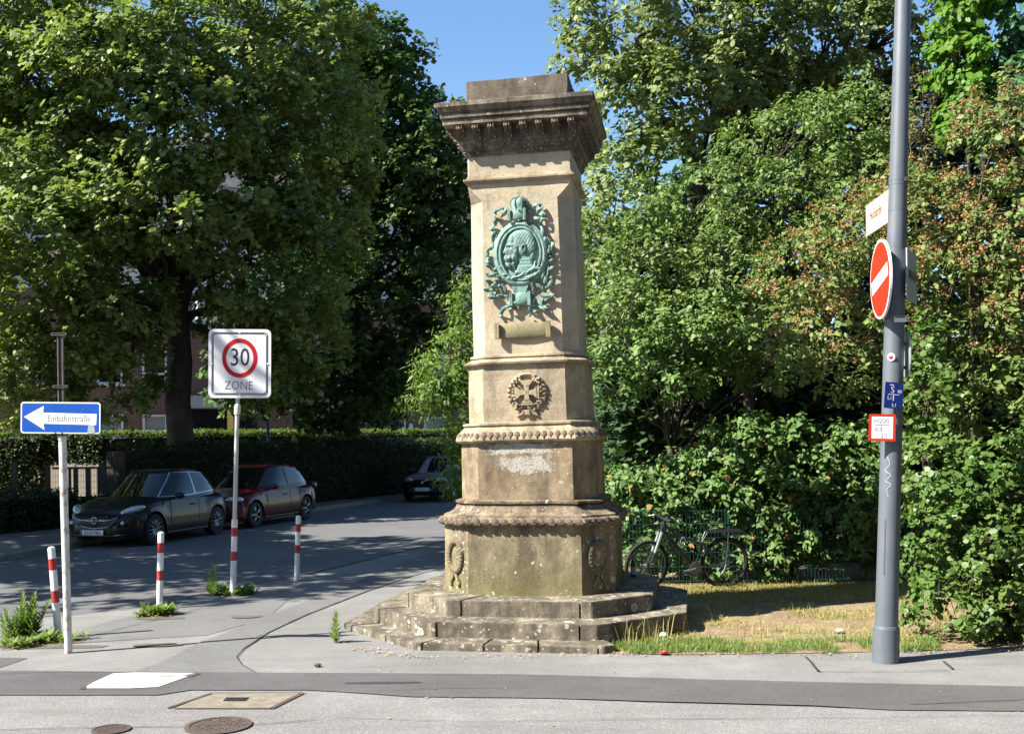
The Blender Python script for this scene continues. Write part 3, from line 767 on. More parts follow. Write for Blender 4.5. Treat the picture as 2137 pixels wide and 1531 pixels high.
ribbon('ribbon', [(500, 1000), (440, 990), (390, 1020), (360, 1060), (350, 1088)], 17)
ribbon('ribbon', [(420, 1035), (470, 1020), (500, 1030)], 14)
ribbon('ribbon', [(570, 990), (620, 1010), (680, 1030), (735, 1045)], 15)
ribbon('ribbon', [(600, 1000), (590, 1050), (620, 1060), (650, 1050)], 12)
def stem(pts, r=.006, z=.045):
    bm = bmesh.new(); tube(bm, rel(spline(pts), z), r, 6); bmesh.ops.recalc_face_normals(bm, faces=bm.faces[:])
    return obj('stem', bm, M['bronze'], med, True)
stem([(330, 740), (350, 830), (370, 900), (420, 970), (480, 1000)])
stem([(745, 700), (730, 800), (720, 870), (690, 920), (620, 960), (570, 980)])
stem([(690, 930), (740, 945), (790, 970)])
def leaf3(L_, w, th):
    """veined pointed relief leaf along +y"""
    bm = bmesh.new(); S_ = 6; rows = []
    for i in range(S_ + 1):
        t = i / S_; ww = w * math.sin(math.pi * min(1, t * .95 + .05)) ** .7 * (1 - .15 * t)
        rows.append([bm.verts.new((-ww, t * L_, 0)), bm.verts.new((-ww * .5, t * L_, th)), bm.verts.new((0, t * L_, th * .55)), bm.verts.new((ww * .5, t * L_, th)), bm.verts.new((ww, t * L_, 0))])
    for a, b_ in zip(rows[:-1], rows[1:]):
        for k in range(4): bm.faces.new((a[k], a[k + 1], b_[k + 1], b_[k]))
    me = bpy.data.meshes.new('relief_leaf'); bm.to_mesh(me); bm.free(); me.shade_smooth(); return me
lme_b = leaf3(1, .28, .22); lme_b.materials.append(M['bronze'])
lme_s = leaf3(1, .30, .28); lme_s.materials.append(M['st_tier4'])
def put_leaf(name, me, parent, mtx, x, y, ang, size, z=.03, tilt=0):
    o = link(name, me, None, parent)
    o.matrix_local = mtx @ Matrix.Translation((x, y, z)) @ Matrix.Rotation(ang, 4, 'Z') @ Matrix.Rotation(tilt, 4, 'X') @ Matrix.Scale(size, 4); return o
# oak side (left), laurel side (right)
for zx, zy, a, s in [(300, 700, 60, 62), (330, 750, 100, 70), (290, 770, 60, 60), (300, 820, 80, 70), (350, 800, 130, 60), (340, 860, 70, 66), (280, 880, 80, 66), (300, 900, 130, 60), (330, 935, 100, 72), (375, 880, -20, 60), (390, 940, 60, 66), (310, 730, 20, 60), (350, 840, 40, 64), (400, 900, 20, 60), (320, 860, 120, 60), (360, 770, 80, 50), (290, 860, 20, 54), (420, 930, 80, 50), (265, 640, 20, 48), (290, 670, 80, 50), (270, 610, 0, 44), (430, 960, 200, 60)]:
    x, y = P2(zx, zy); put_leaf('oak_leaf', lme_b, med, mt, x, y, R(a + rng.uniform(-15, 15)), s * U, .03, R(rng.uniform(5, 30)))
for zx, zy, a, s in [(745, 700, 10, 70), (760, 740, -70, 60), (730, 770, 40, 66), (725, 850, -20, 76), (745, 880, -40, 84), (700, 880, 50, 60), (690, 930, -100, 84), (740, 950, -80, 76), (670, 960, -150, 72), (640, 950, 160, 60), (755, 620, -30, 60), (770, 590, -10, 50), (745, 600, 30, 56), (690, 1020, -110, 66), (765, 830, -30, 56), (640, 880, 20, 56), (610, 1030, -120, 50), (660, 840, 40, 54), (735, 660, -10, 60), (720, 760, 20, 64), (700, 810, -30, 60), (650, 920, 20, 60), (720, 910, 10, 56), (600, 940, -60, 50), (760, 680, -60, 50), (705, 990, -60, 50)]:
    x, y = P2(zx - 16, zy); put_leaf('laurel_leaf', lme_b, med, mt, x, y, R(a), s * U, .035, R(rng.uniform(5, 30)))
for zx, zy, s in [(300, 850, 16), (355, 845, 15), (320, 905, 14), (270, 925, 16), (272, 632, 14), (690, 975, 13), (755, 605, 12), (585, 1088, 12), (460, 985, 14), (365, 700, 16), (325, 715, 14)]:
    bm = bmesh.new(); bmesh.ops.create_icosphere(bm, subdivisions=2, radius=s * U); x, y = P2(zx, zy)
    o = obj('acorn', bm, M['bronze'], med, True); o.matrix_local = mt @ Matrix.Translation((x, y, .05))
# rolled cartouche pieces: bottom scroll and top scroll
def scroll(zx0, zx1, zy0, zy1, name, z=.05, m=None, parent=None, mtx=None, r=.022, conv=P2, bulge=.02):
    m = m or M['bronze']; parent = parent or med; mtx = mtx or mt
    x0, y0 = conv(zx0, zy0); x1, y1 = conv(zx1, zy1); bm = bmesh.new(); n_ = 14; rows = []
    for i in range(n_ + 1):
        t = i / n_; x = x0 + (x1 - x0) * t; h = z + bulge * math.sin(math.pi * t)
        rows.append([bm.verts.new(mtx @ Vector((x, yy, h - .006 * e))) for yy, e in ((y0, 2), (y0 - (y0 - y1) * .08, 0), ((y0 + y1) / 2, .6), (y1 + (y0 - y1) * .08, 0), (y1, 2))])
    for a, b_ in zip(rows[:-1], rows[1:]):
        for k in range(4): bm.faces.new((a[k], a[k + 1], b_[k + 1], b_[k]))
    o = obj(name, bm, m, parent, True)
    for x, sg in ((x0, 1), (x1, -1)):
        bm = bmesh.new(); rows = []
        for i in range(26):
            a = -math.pi / 2 + i / 25 * 2 * math.pi * 1.35; rr = r * (1 - .022 * i)
            px, pz = x - sg * rr * math.cos(a) * -1 * 0 - sg * rr * math.cos(a), z + r * .9 + rr * math.sin(a)
            rows.append((px, pz))
        for off in (0, .004):
            pass
        A = [[bm.verts.new(mtx @ Vector((px, yy, pz))) for yy in (y0 + .006, y1 - .006)] for px, pz in rows]
        for p_, q_ in zip(A[:-1], A[1:]): bm.faces.new((p_[0], p_[1], q_[1], q_[0]))
        bmesh.ops.solidify(bm, geom=bm.faces[:], thickness=.007)
        bmesh.ops.recalc_face_normals(bm, faces=bm.faces[:])
        obj('scroll_end', bm, m, o, True)
    return o
sc1 = scroll(445, 585, 905, 1005, 'cartouche_scroll', .05)
sc2 = scroll(450, 570, 262, 345, 'cartouche_scroll', .07)
# neck between oval and bottom scroll
plaque('cartouche_neck', [P2(450, 855), P2(470, 912), P2(560, 912), P2(582, 855)], .0, .06, M['bronze'], med, mt)
# crown
def crown():
    bm = bmesh.new(); n_ = 16
    prof = [(r_ * 1.4, z) for r_, z in [(.052, 4.60), (.058, 4.61), (.058, 4.645), (.054, 4.65), (.068, 4.69), (.070, 4.715), (.058, 4.745), (.034, 4.765), (.014, 4.775)]]
    rings = [[bm.verts.new((r_ * math.cos(2 * math.pi * k / n_), -.64 + r_ * .57 * math.sin(2 * math.pi * k / n_), z)) for k in range(n_)] for r_, z in prof]
    for a, b_ in zip(rings[:-1], rings[1:]):
        for k in range(n_): bm.faces.new((a[k], a[(k + 1) % n_], b_[(k + 1) % n_], b_[k]))
    bm.faces.new(rings[-1]); bm.faces.new(rings[0][::-1])
    return obj('crown', bm, M['bronze'], med, True)
cw = crown()
bmc = bmesh.new()
for k in range(8):
    a = 2 * math.pi * k / 8 + .39
    P = [(r_ * 1.4 * math.cos(a), -.64 + r_ * .8 * math.sin(a), z) for r_, z in ((.058, 4.64), (.075, 4.69), (.078, 4.72), (.063, 4.755), (.036, 4.778), (.0, 4.785))]
    tube(bmc, P, .0055, 5)
tube(bmc, [(0, -.64, 4.775), (0, -.64, 4.80)], .014, 8)
bx(bmc, (0, -.64, 4.825), (.010, .010, .06)); bx(bmc, (0, -.64, 4.828), (.038, .011, .011))
for k in range(7):
    ret = bmesh.ops.create_icosphere(bmc, subdivisions=1, radius=.008); a = math.pi + math.pi * (k + .5) / 7
    for v in ret['verts']: v.co += Vector((.084 * math.cos(a), -.64 + .05 * math.sin(a), 4.632))
bmesh.ops.recalc_face_normals(bmc, faces=bmc.faces[:])
o = obj('crown_arches', bmc, M['bronze'], med); o['kind'] = 'stuff'

# ---- stone scroll tablet below the medallion
def conv2(x, y): return (x, y)
st = scroll(-.285, .285, 3.385, 3.215, 'scroll_tablet', .03, stonemat('tablet stone', (.50, .44, .30), (.16, .16, .11), .5, algae=.5, algae_z=(3.2, 3.5)), mon, FR(.602), .035, conv2, .02)
# ---- cross in oak and laurel wreath
mw = FR(.668, .035, 2.605)
cr_ = []
a_, b2, c2 = .138, .074, .024
def arm(k):
    q = []
    for (x, y) in [(c2, c2), (c2 * 1.15, .05), (.033, .09), (b2 * 1.1, a_)]: q.append((x, y))
    pts = q + [(-x, y) for x, y in q[::-1]]
    c, s = math.cos(k * math.pi / 2), math.sin(k * math.pi / 2)
    return [(x * c - y * s, x * s + y * c) for x, y in pts]
out = []
for k in range(4): out += arm(k)[:8]
# order arms counter-clockwise: each arm right side -> left side
crp = plaque('cross', out, .0, .046, M['st_tier4'], mon, mw, .004)
inner = [(x * .80, y * .84) for x, y in out]
plaque('cross_field', inner, .0455, .050, M['st_tier4'], crp, mw, .0)
M['groove'] = plain('shadowed carving', (.16, .12, .08), .9)
for s, y, sz in (('W', .005, .05), ('1870', -.085, .034)):
    t = text(s, sz, M['st_tier4'], crp, (0, 0, 0), 1, .003); t.matrix_local = mw @ Matrix.Translation((0, y, .0505))
t = text('W', .036, M['st_tier4'], crp, (0, 0, 0), 1, .003); t.matrix_local = mw @ Matrix.Translation((0, .075, .0505))
tori = oval_frame(.205, .205, [(.020, 0), (.015, .018), (0, .026), (-.015, .018), (-.020, 0)], 'wreath', mon, mw, M['st_tier4'])
for i in range(46):
    a = R(-90 + 360 * i / 46 * .93 + 13); side = 1 if i % 2 else -1
    if abs(math.degrees(a) % 360 - 90) < 16: continue
    rr = .205 + side * .014 + rng.uniform(-.006, .006)
    lr = a > math.pi / 2 or a < -math.pi / 2
    dirang = a + (0 if math.cos(a) > 0 else math.pi) - (0 if math.cos(a) > 0 else 0)
    put_leaf('carved_wreath_leaf', lme_s, tori, mw, rr * math.cos(a), rr * math.sin(a), dirang + (math.pi / 2 if math.cos(a) > 0 else -math.pi / 2) + side * (-.55 if math.cos(a) > 0 else .55), rng.uniform(.05, .07), .012, R(rng.uniform(8, 26)))
for (x, y, n_) in ((.12, .13, 9), (-.13, -.15, 7)):
    for k in range(n_):
        bm = bmesh.new(); bmesh.ops.create_icosphere(bm, subdivisions=1, radius=.017)
        o = obj('berry', bm, M['st_tier4'], tori, True); o.matrix_local = mw @ Matrix.Translation((x + rng.uniform(-.035, .035), y + rng.uniform(-.03, .03), .045))
bm = bmesh.new(); prism(bm, [(-.032, -.245), (.032, -.245), (.024, -.195), (-.024, -.195)], .0, .045, mw); bmesh.ops.recalc_face_normals(bm, faces=bm.faces[:]); obj('wreath_knot', bm, M['st_tier4'], tori)
bm = bmesh.new(); prism(bm, [(.05, -.235), (.12, -.265), (.10, -.22), (.04, -.2)], .0, .03, mw); prism(bm, [(-.05, -.235), (-.12, -.265), (-.10, -.22), (-.04, -.2)], .0, .03, mw); bmesh.ops.recalc_face_normals(bm, faces=bm.faces[:]); obj('wreath_ribbon', bm, M['st_tier4'], tori)
# ---- small wreaths on the pedestal chamfers and on the cross block corners
def small_wreath(Hc, ang, z, r_, m, mat_leaf, x=0):
    mm = FR(Hc, x, z, ang)
    w_ = oval_frame(r_ * .78, r_, [(.030, 0), (.024, .026), (0, .038), (-.024, .026), (-.030, 0)], 'wreath', mon, mm, m, 40)
    for i in range(26):
        a = 2 * math.pi * i / 26; rr = 1.0
        o = link('carved_leaf', dart_me, None, w_)
        o.matrix_local = mm @ Matrix.Translation((r_ * .78 * math.cos(a), r_ * math.sin(a), .028)) @ Matrix.Rotation(a, 4, 'Z') @ Matrix.Rotation(R(-90), 4, 'X') @ Matrix.Diagonal((.052, .022, .024, 1))
    bm = bmesh.new()
    for s in (-1, 1):
        tube(bm, [mm @ Vector((s * .01, -r_, .02)), mm @ Vector((s * .035, -r_ - .07, .02)), mm @ Vector((s * .085, -r_ - .12, .015)), mm @ Vector((s * .075, -r_ - .17, .012))], [(.018, .010)] * 4, 6)
    bmesh.ops.recalc_face_normals(bm, faces=bm.faces[:]); obj('wreath_ribbon', bm, m, w_, True)
Hc = (.96 + .625) / math.sqrt(2) - .003
for ang in (R(45), R(-45), R(135)): small_wreath(Hc, ang, .80, .165, M['st_ped'], None)

# the pillar leans a little: everything above the pedestal follows it
LEAN = Matrix.Translation((0, 0, 1.15)) @ Matrix.Rotation(-.017, 4, 'Y') @ Matrix.Translation((0, 0, -1.15))
for ch in mon.children:
    if ch.name.split('.')[0] in ('step_stone', 'step_core', 'pedestal', 'base_moulding') or (ch.name.startswith('wreath') and ch is not tori): continue
    ch.matrix_basis = LEAN @ ch.matrix_basis
# ================================================================== POSTS AND SIGNS
M['white'] = plain('white sign face', (.99, .99, .98), .45, var=.03, scale=4, bump=.05, dirt=(.6, .58, .52), dirt_amt=.15)
M['wpaint'] = plain('white post paint', (.95, .95, .93), .5, var=.06, scale=12, bump=.3, dirt=(.36, .30, .22), dirt_amt=.30)
M['oldpaint'] = plain('flaking white post paint', (.86, .85, .80), .6, var=.12, scale=14, bump=.5, dirt=(.30, .20, .12), dirt_amt=.75)
M['red'] = plain('red paint band', (.50, .022, .028), .5, var=.12, scale=12, bump=.2, dirt=(.62, .4, .38), dirt_amt=.25)
M['signred'] = plain('sign red', (.62, .012, .018), .4, var=.03, scale=4, bump=.03)
M['orred'] = plain('sunlit sign red', (.66, .035, .012), .38, var=.05, scale=4, bump=.03)
M['blue'] = plain('sign blue', (.003, .10, .52), .4, var=.05, scale=4, bump=.03)
M['dblue'] = plain('dark plate blue', (.006, .035, .26), .4, var=.05, scale=4, bump=.03)
M['ink'] = plain('black lettering', (.03, .03, .035), .6, var=.1, bump=0)
M['greyink'] = plain('faded lettering', (.30, .31, .32), .6, bump=0)
M['galv'] = plain('dull galvanised steel', (.19, .18, .165), .5, .5, var=.2, scale=18, bump=.3, dirt=(.12, .09, .06), dirt_amt=.4)
M['pole'] = plain('blue grey lamp post paint', (.15, .17, .19), .45, .1, var=.06, scale=3, bump=.1, dirt=(.24, .26, .28), dirt_amt=.35)
M['alum'] = plain('bare aluminium sign back', (.50, .56, .57), .45, .2, var=.08, scale=6, bump=.1)
M['cream'] = plain('cream street name plate', (.72, .66, .46), .5, var=.05, bump=.05)

def fit_post(base, topx, topy):
    """post whose foot is at pixel base and whose top shows at the pixel topx, topy (same depth)"""
    b_ = G(*base); t = W(topx, topy, b_.y); return b_, t
def bollard(base, top, label, fr, d=.078):
    b_, t = fit_post(base, *top); ax = t - b_
    e = empty('bollard', b_, label=label, cat='bollard', group='red and white steel bollards')
    cuts = [0, fr[3], fr[2], fr[1], fr[0], 1.0]; r = d / 2
    def seg(a, c, m, nm, rr):
        tub(nm, [ax * a, ax * c], rr, m, e, 20)
    bm = bmesh.new(); tube(bm, [ax * 0 - ax.normalized() * .05, ax * .975, ax * .99, ax * 1.0], [r, r, r * .9, r * .5], 20)
    smooth_angle(obj('post', bm, M['wpaint'], e), 40)
    for lo, hi in ((fr[1], fr[0]), (fr[3], fr[2])): seg(lo, hi, M['red'], 'red_band', r + .0015)
    return e
bollard((122, 1330), (107, 1140), 'leaning red and white bollard half behind the one-way sign post, weeds at its foot', (.87, .745, .52, .39))
bollard((333, 1270), (336, 1109), 'red and white bollard with a low leafy weed tuft at its foot, between the signs', (.86, .73, .50, .375))
bollard((619, 1211), (623, 1075), 'red and white bollard standing bare on the asphalt right of the 30 zone sign', (.87, .755, .55, .425))

# ---- one-way sign on its old post
b_, t_ = fit_post((143, 1362), 124, 694)
ow = empty('one_way_sign', b_, label='blue one-way sign with white arrow reading Einbahnstraße on a scuffed white post', cat='road sign')
ax = t_ - b_
f1 = .665
tub('post', [ax * -.01, ax * f1], .0375, M['oldpaint'], ow, 20)
tub('post_collar', [ax * f1, ax * (f1 + .012)], .044, M['oldpaint'], ow, 20)
tub('post_neck', [ax * (f1 + .012), ax * (f1 + .035)], .03, M['galv'], ow, 16)
bm = bmesh.new()
for dx in (-.022, .022): bx(bm, ax * .84 + Vector((dx, 0, 0)), (.014, .03, ax.length * .31))
bx(bm, ax * .84 + Vector((0, .012, 0)), (.05, .006, ax.length * .31))
obj('sign_rail', bm, M['galv'], ow, rot=None)
for q in (.995, .832):
    bm = bmesh.new(); p = ax * q; ring_prism(bm, rrect(.155, .028, .013), rrect(.135, .012, .006), -.006, .006)
    obj('bracket', bm, M['galv'], ow, loc=p + Vector((0, -.02, 0)), rot=(R(90), 0, 0))
# plate: corners (42,838)-(212,905)
c = W(126.5, 871.5, b_.y - .06)
def setm(o, mtx):
    p = o.parent
    o.matrix_local = (p.matrix_basis.inverted() @ mtx) if (p is not None and p.type == 'MESH') else mtx
    return o
def plate_empty(name, parent, c, yaw=0, roll=0, pitch=0):
    return Matrix.Translation(c) @ Matrix.Rotation(yaw, 4, 'Z') @ Matrix.Rotation(R(90) + pitch, 4, 'X') @ Matrix.Rotation(roll, 4, 'Z')
def plate(name, poly, m, parent, mtx, z=0.0, th=.002):
    bm = bmesh.new(); prism(bm, poly, z, z + th); bmesh.ops.recalc_face_normals(bm, faces=bm.faces[:])
    o = obj(name, bm, m, parent); return setm(o, mtx)
w_, h_ = 170 / 206.5, 65 / 206.5
mt2 = plate_empty('', ow, c - b_, R(-4), R(-1.2))
pl_ = plate('sign_plate', rrect(w_, h_, .03), M['white'], ow, mt2, 0, .004)
plate('blue_field', rrect(w_ - .028, h_ - .028, .02), M['blue'], pl_, mt2, .0045, .001)
sc_ = 1 / 206.5
def q(x, y): return ((x - 126.5) * sc_, (871.5 - y) * sc_)
plate('arrow', [q(48.5, 870), q(91, 847), q(90, 861), q(204, 863), q(203, 886), q(91, 884), q(93, 897)], M['white'], pl_, mt2, .006, .001)
t = text('Einbahnstraße', .083, M['ink'], pl_, (0, 0, 0), .92, .0005, bold=-.0012); setm(t, mt2 @ Matrix.Translation((*q(145, 873.5), .0075)) @ Matrix.Diagonal((.96, 1.12, 1, 1)))
plate('sticker', [q(186, 887), q(198, 885), q(201, 901), q(192, 904), q(184, 903)], M['alum'], pl_, mt2, .006, .0008)
for x in (116, 130): plate('bolt', [(q(x, 902.5)[0] + a, q(x, 902.5)[1] + b2) for a, b2 in circ(.008, 8)], M['galv'], pl_, mt2, .006, .004)
plate('scratch', [q(140, 896), q(176, 850), q(178, 850), q(143, 897)], plain('scuffed blue', (.03, .10, .33), .7), pl_, mt2, .0057, .0002)

# ---- 30 zone sign
b_, t_ = fit_post((486, 1243), 496, 828)
ax = t_ - b_
zs = empty('zone_sign', b_, label='white 30 zone sign with red ring on a post banded red and white', cat='road sign')
L_ = ax.length
hh = lambda y: (1243 - y) / 415.0
tub('post', [ax * -.01, ax * hh(1083)], .041, M['wpaint'], zs, 20)
tub('upper_post', [ax * hh(1083), ax * hh(862)], .029, plain('grey white enamel', (.60, .62, .60), .4, var=.06, dirt=(.4, .4, .38), dirt_amt=.3), zs, 20)
tub('post_socket', [ax * hh(864), ax * hh(846), ax * hh(842)], [.044, .044, .03], M['oldpaint'], zs, 16)
tub('post_top', [ax * hh(846), ax * hh(820)], [.024, .030], M['oldpaint'], zs, 16)
for a, c_ in ((1100, 1118), (1150, 1168.5)): tub('red_band', [ax * hh(c_), ax * hh(a)], .0428, M['red'], zs, 20)
c = W(500.5, 758.5, b_.y - .05)
mt2 = plate_empty('', zs, c - b_, R(2), R(-.9))
s_ = b_.y / F
w_, h_ = 129 * s_, 143 * s_
pl_ = plate('sign_plate', rrect(w_, h_, .07), M['white'], zs, mt2, 0, .006)
for k, (a, wd) in enumerate(((.085, .010), (.118, .007))):
    bm = bmesh.new(); ring_prism(bm, rrect(w_ - a, h_ - a, .05), rrect(w_ - a - wd * 2, h_ - a - wd * 2, .045), .0065, .0085); bmesh.ops.recalc_face_normals(bm, faces=bm.faces[:])
    o = obj('border_line', bm, M['ink'], pl_); setm(o, mt2)
ccy = (758.5 - 747) * s_; r_ = 36.5 * s_
bm = bmesh.new(); ring_prism(bm, [(x, y + ccy) for x, y in circ(r_, 48, 1.12)], [(x, y + ccy) for x, y in circ(r_ * .77, 48, 1.13)], .0065, .0085)
o = obj('red_ring', bm, M['signred'], pl_); setm(o, mt2)
t = text('30', .34, M['ink'], pl_, (0, 0, 0), 1, .0005, bold=.0); setm(t, mt2 @ Matrix.Translation((0, ccy, .0075)) @ Matrix.Diagonal((.80, 1.0, 1, 1)))
t = text('ZONE', .165, M['ink'], pl_, (0, 0, 0), 1, .0005, bold=-.003); setm(t, mt2 @ Matrix.Translation((-.012, -46 * s_, .0075)) @ Matrix.Diagonal((.85, 1.0, 1, 1)))
for x, y in ((0, h_ / 2 - .048), (0, -h_ / 2 + .05), (-w_ / 2 + .045, -.0), (w_ / 2 - .045, 0.0)): plate('rivet', [(x + a, y + b2) for a, b2 in circ(.013, 10)], M['white'], pl_, mt2, .0065, .006)

# ---- lamp post with its signs
pb = G(1848, 1380); pt = W(1884.5, 0, pb.y); axp = (pt - pb)
lp = empty('lamp_post', pb, label='tall grey steel lamp post at the lawn edge carrying several signs', cat='lamp post')
def at(y):  # centre of the post at photo row y
    return axp * ((1380 - y) / 1380.0)
pr = lambda y: (.108 if y > 1300 else .107 - (1300 - y) / 1300 * .035)
bm = bmesh.new(); tube(bm, [at(1395), at(1316), at(1310)], [.125, .119, .119], 28); smooth_angle(obj('post_foot', bm, M['pole'], lp), 40)
bm = bmesh.new(); tube(bm, [at(1312), at(1305), at(1304), at(640), at(0), at(-350)], [.119, .112, .104, .090, .072, .062], 28); smooth_angle(obj('post', bm, M['pole'], lp), 40)
tub('service_door_edge', [at(1195) + Vector((-.07, -.087, 0)), at(1080) + Vector((-.07, -.085, 0))], .002, M['galv'], lp, 6)
for y in (376, 438, 514, 696, 771, 384):
    rr = .0905 - (696 - y) / 696 * .0165 + .0015 if y <= 696 else .0935
    tub('clamp_band', [at(y + 3), at(y - 3)], rr, M['pole'], lp, 24)
for y, w in ((378, .02),): box('clamp_bolt', at(y) + Vector((.045, -.085, 0)), (.03, .03, .035), M['galv'], lp)
def sign_thing(name, label, cat='road sign'): return empty(name, pb, label=label, cat=cat)
# no entry (faces left)
pn = plain
ne = sign_thing('no_entry_sign', 'round red no-entry sign with white bar, seen edge-on, clamped left of the lamp post')
c = W(1841, 583, pb.y - .09) - pb
mt2 = Matrix.Translation(c) @ Matrix.Rotation(R(-94.6), 4, 'Z') @ Matrix.Rotation(R(90), 4, 'X') @ Matrix.Rotation(R(12), 4, 'Z')
rN = .363
pl_ = plate('sign_plate', circ(rN, 56), M['white'], ne, mt2, 0, .02)
plate('red_field', circ(rN - .022, 56), M['orred'], pl_, mt2, .0205, .002)
plate('white_bar', [(-.29, -.062), (.29, -.062), (.29, .062), (-.29, .062)], M['white'], pl_, mt2, .023, .002)
box('bracket', c + Vector((.05, .02, .2)), (.10, .03, .03), M['galv'], ne); box('bracket', c + Vector((.05, .02, -.2)), (.10, .03, .03), M['galv'], ne)
# street name plate
sn = sign_thing('street_name_plate', 'cream street name plate with faded red letters, high on the left of the lamp post', 'street sign')
c = W(1829, 447, pb.y + .38) - pb
mt2 = Matrix.Translation(c) @ Matrix.Rotation(R(-92.9), 4, 'Z') @ Matrix.Rotation(R(90), 4, 'X')
pl_ = plate('sign_plate', rrect(.74, .30, .01), M['cream'], sn, mt2, -.02, .02)
t = text('Huckarde', .13, plain('faded red letters', (.22, .03, .02), .6, bump=0), pl_, (0, 0, 0), 1, .0005); setm(t, mt2 @ Matrix.Translation((-.03, .02, .0015)) @ Matrix.Diagonal((.8, 1, 1, 1)))
# sign backs on the right of the post
sb = sign_thing('sign_back', 'bare pale sign seen from behind, upper right of the lamp post')
c = W(1901, 577, pb.y + .12) - pb
mt2 = Matrix.Translation(c) @ Matrix.Rotation(R(62), 4, 'Z') @ Matrix.Rotation(R(90), 4, 'X')
plate('sign_plate', rrect(.60, .46, .02), M['alum'], sb, mt2, 0, .012); plate('stiffener', [(-.22, -.03), (.22, -.03), (.22, .03), (-.22, .03)], M['galv'], sb, mt2, .013, .02)
box('bracket', c + Vector((-.06, 0, .15)), (.12, .03, .03), M['galv'], sb)
sb = sign_thing('sign_back', 'narrow pale sign seen almost edge-on at the right of the lamp post, below the other')
c = W(1890, 740, pb.y + .1) - pb
mt2 = Matrix.Translation(c) @ Matrix.Rotation(R(80), 4, 'Z') @ Matrix.Rotation(R(90), 4, 'X')
plate('sign_plate', rrect(.42, .42, .16), M['alum'], sb, mt2, 0, .012); box('bracket', c + Vector((-.05, 0, .10)), (.1, .03, .03), M['galv'], sb); box('bracket', c + Vector((-.05, 0, -.12)), (.1, .03, .03), M['galv'], sb)
# blue water plate
s2 = pb.y / F
bl = sign_thing('water_plate', 'small blue plate with white S and numbers on the lamp post', 'utility plate')
c = W(1864.5, 825, pb.y - .112) - pb
mt2 = plate_empty('', bl, c, R(10), R(-4.5))
pl_ = plate('sign_plate', rrect(40 * s2, 54 * s2, .012), M['dblue'], bl, mt2, 0, .006)
def pt_(s, x, y, sz, m, z=.0065): 
    t = text(s, sz, m, pl_, (0, 0, 0), 1, .0004); setm(t, mt2 @ Matrix.Translation((x * s2, y * s2, z)))
pt_('S', -3, 11, .085, M['white']); pt_('80', 13, 8.5, .042, M['white']); pt_('5,1', -9, -6, .040, M['white']); pt_('2,1', 2, -20, .042, M['white'])
for a in ([(-13, 1.2), (12, 1.2), (12, 2.6), (-13, 2.6)], [(-1.5, -11), (.5, -11), (.5, 1.3), (-1.5, 1.3)], [(-10, 20.5), (-1, 20.5), (-1, 22.5), (-10, 22.5)]):
    plate('line', [(x * s2, y * s2) for x, y in a], M['white'], pl_, mt2, .0066, .0006)
# hydrant plate
hp = sign_thing('hydrant_plate', 'white hydrant plate with red frame reading H200 on the lamp post', 'utility plate')
c = W(1841, 892, pb.y - .125) - pb
mt2 = plate_empty('', hp, c, R(-4), R(-1.8))
pl_ = plate('sign_plate', rrect(54 * s2, 56 * s2, .012), M['orred'], hp, mt2, 0, .006)
plate('white_field', rrect(43 * s2, 45 * s2, .006), M['white'], pl_, mt2, .0062, .001)
pt_('H200', -2, 13, .062, M['greyink'], .0078); pt_('4,3', -8, -4, .055, M['greyink'], .0078); pt_('2,1', 4, -17, .058, M['greyink'], .0078)
for a in ([(-16, 5), (14, 5), (14, 6.2), (-16, 6.2)], [(-2, -7), (-.8, -7), (-.8, 5), (-2, 5)]):
    plate('line', [(x * s2, y * s2) for x, y in a], M['greyink'], pl_, mt2, .0078, .0006)
# stickers
sk = plate('sticker', rrect(.115, .055, .004), M['white'], lp, Matrix.Translation(at(668) + Vector((.02, -.0955, 0))) @ Matrix.Rotation(R(90), 4, 'X'), 0, .002)
plate('sticker_print', rrect(.09, .012, .002), M['ink'], sk, Matrix.Translation(at(666) + Vector((.015, -.098, .008))) @ Matrix.Rotation(R(90), 4, 'X'), 0, .0006)
sk = plate('sticker', circ(.036, 20), M['white'], lp, Matrix.Translation(at(746) + Vector((-.052, -.0855, 0))) @ Matrix.Rotation(R(-32), 4, 'Z') @ Matrix.Rotation(R(90), 4, 'X'), 0, .002)
plate('sticker_print', rrect(.036, .032, .006), M['signred'], sk, Matrix.Translation(at(747) + Vector((-.053, -.088, 0))) @ Matrix.Rotation(R(-32), 4, 'Z') @ Matrix.Rotation(R(90), 4, 'X'), 0, .0006)
# white scrawl of paint on the post
bm = bmesh.new(); S_ = spline([(1841, 952), (1846, 968), (1838, 980), (1848, 990), (1840, 1002), (1849, 1010), (1842, 1020), (1845, 1035)], 6)
P = []
for x, y in S_:
    a_ = at(y); x0 = (x - 1855) * s2; rr = .101; P.append(Vector((a_.x + x0, a_.y - math.sqrt(max(1e-4, rr * rr - x0 * x0)), a_.z)))
tube(bm, P, .0017, 5); obj('paint_scrawl', bm, M['white'], lp)

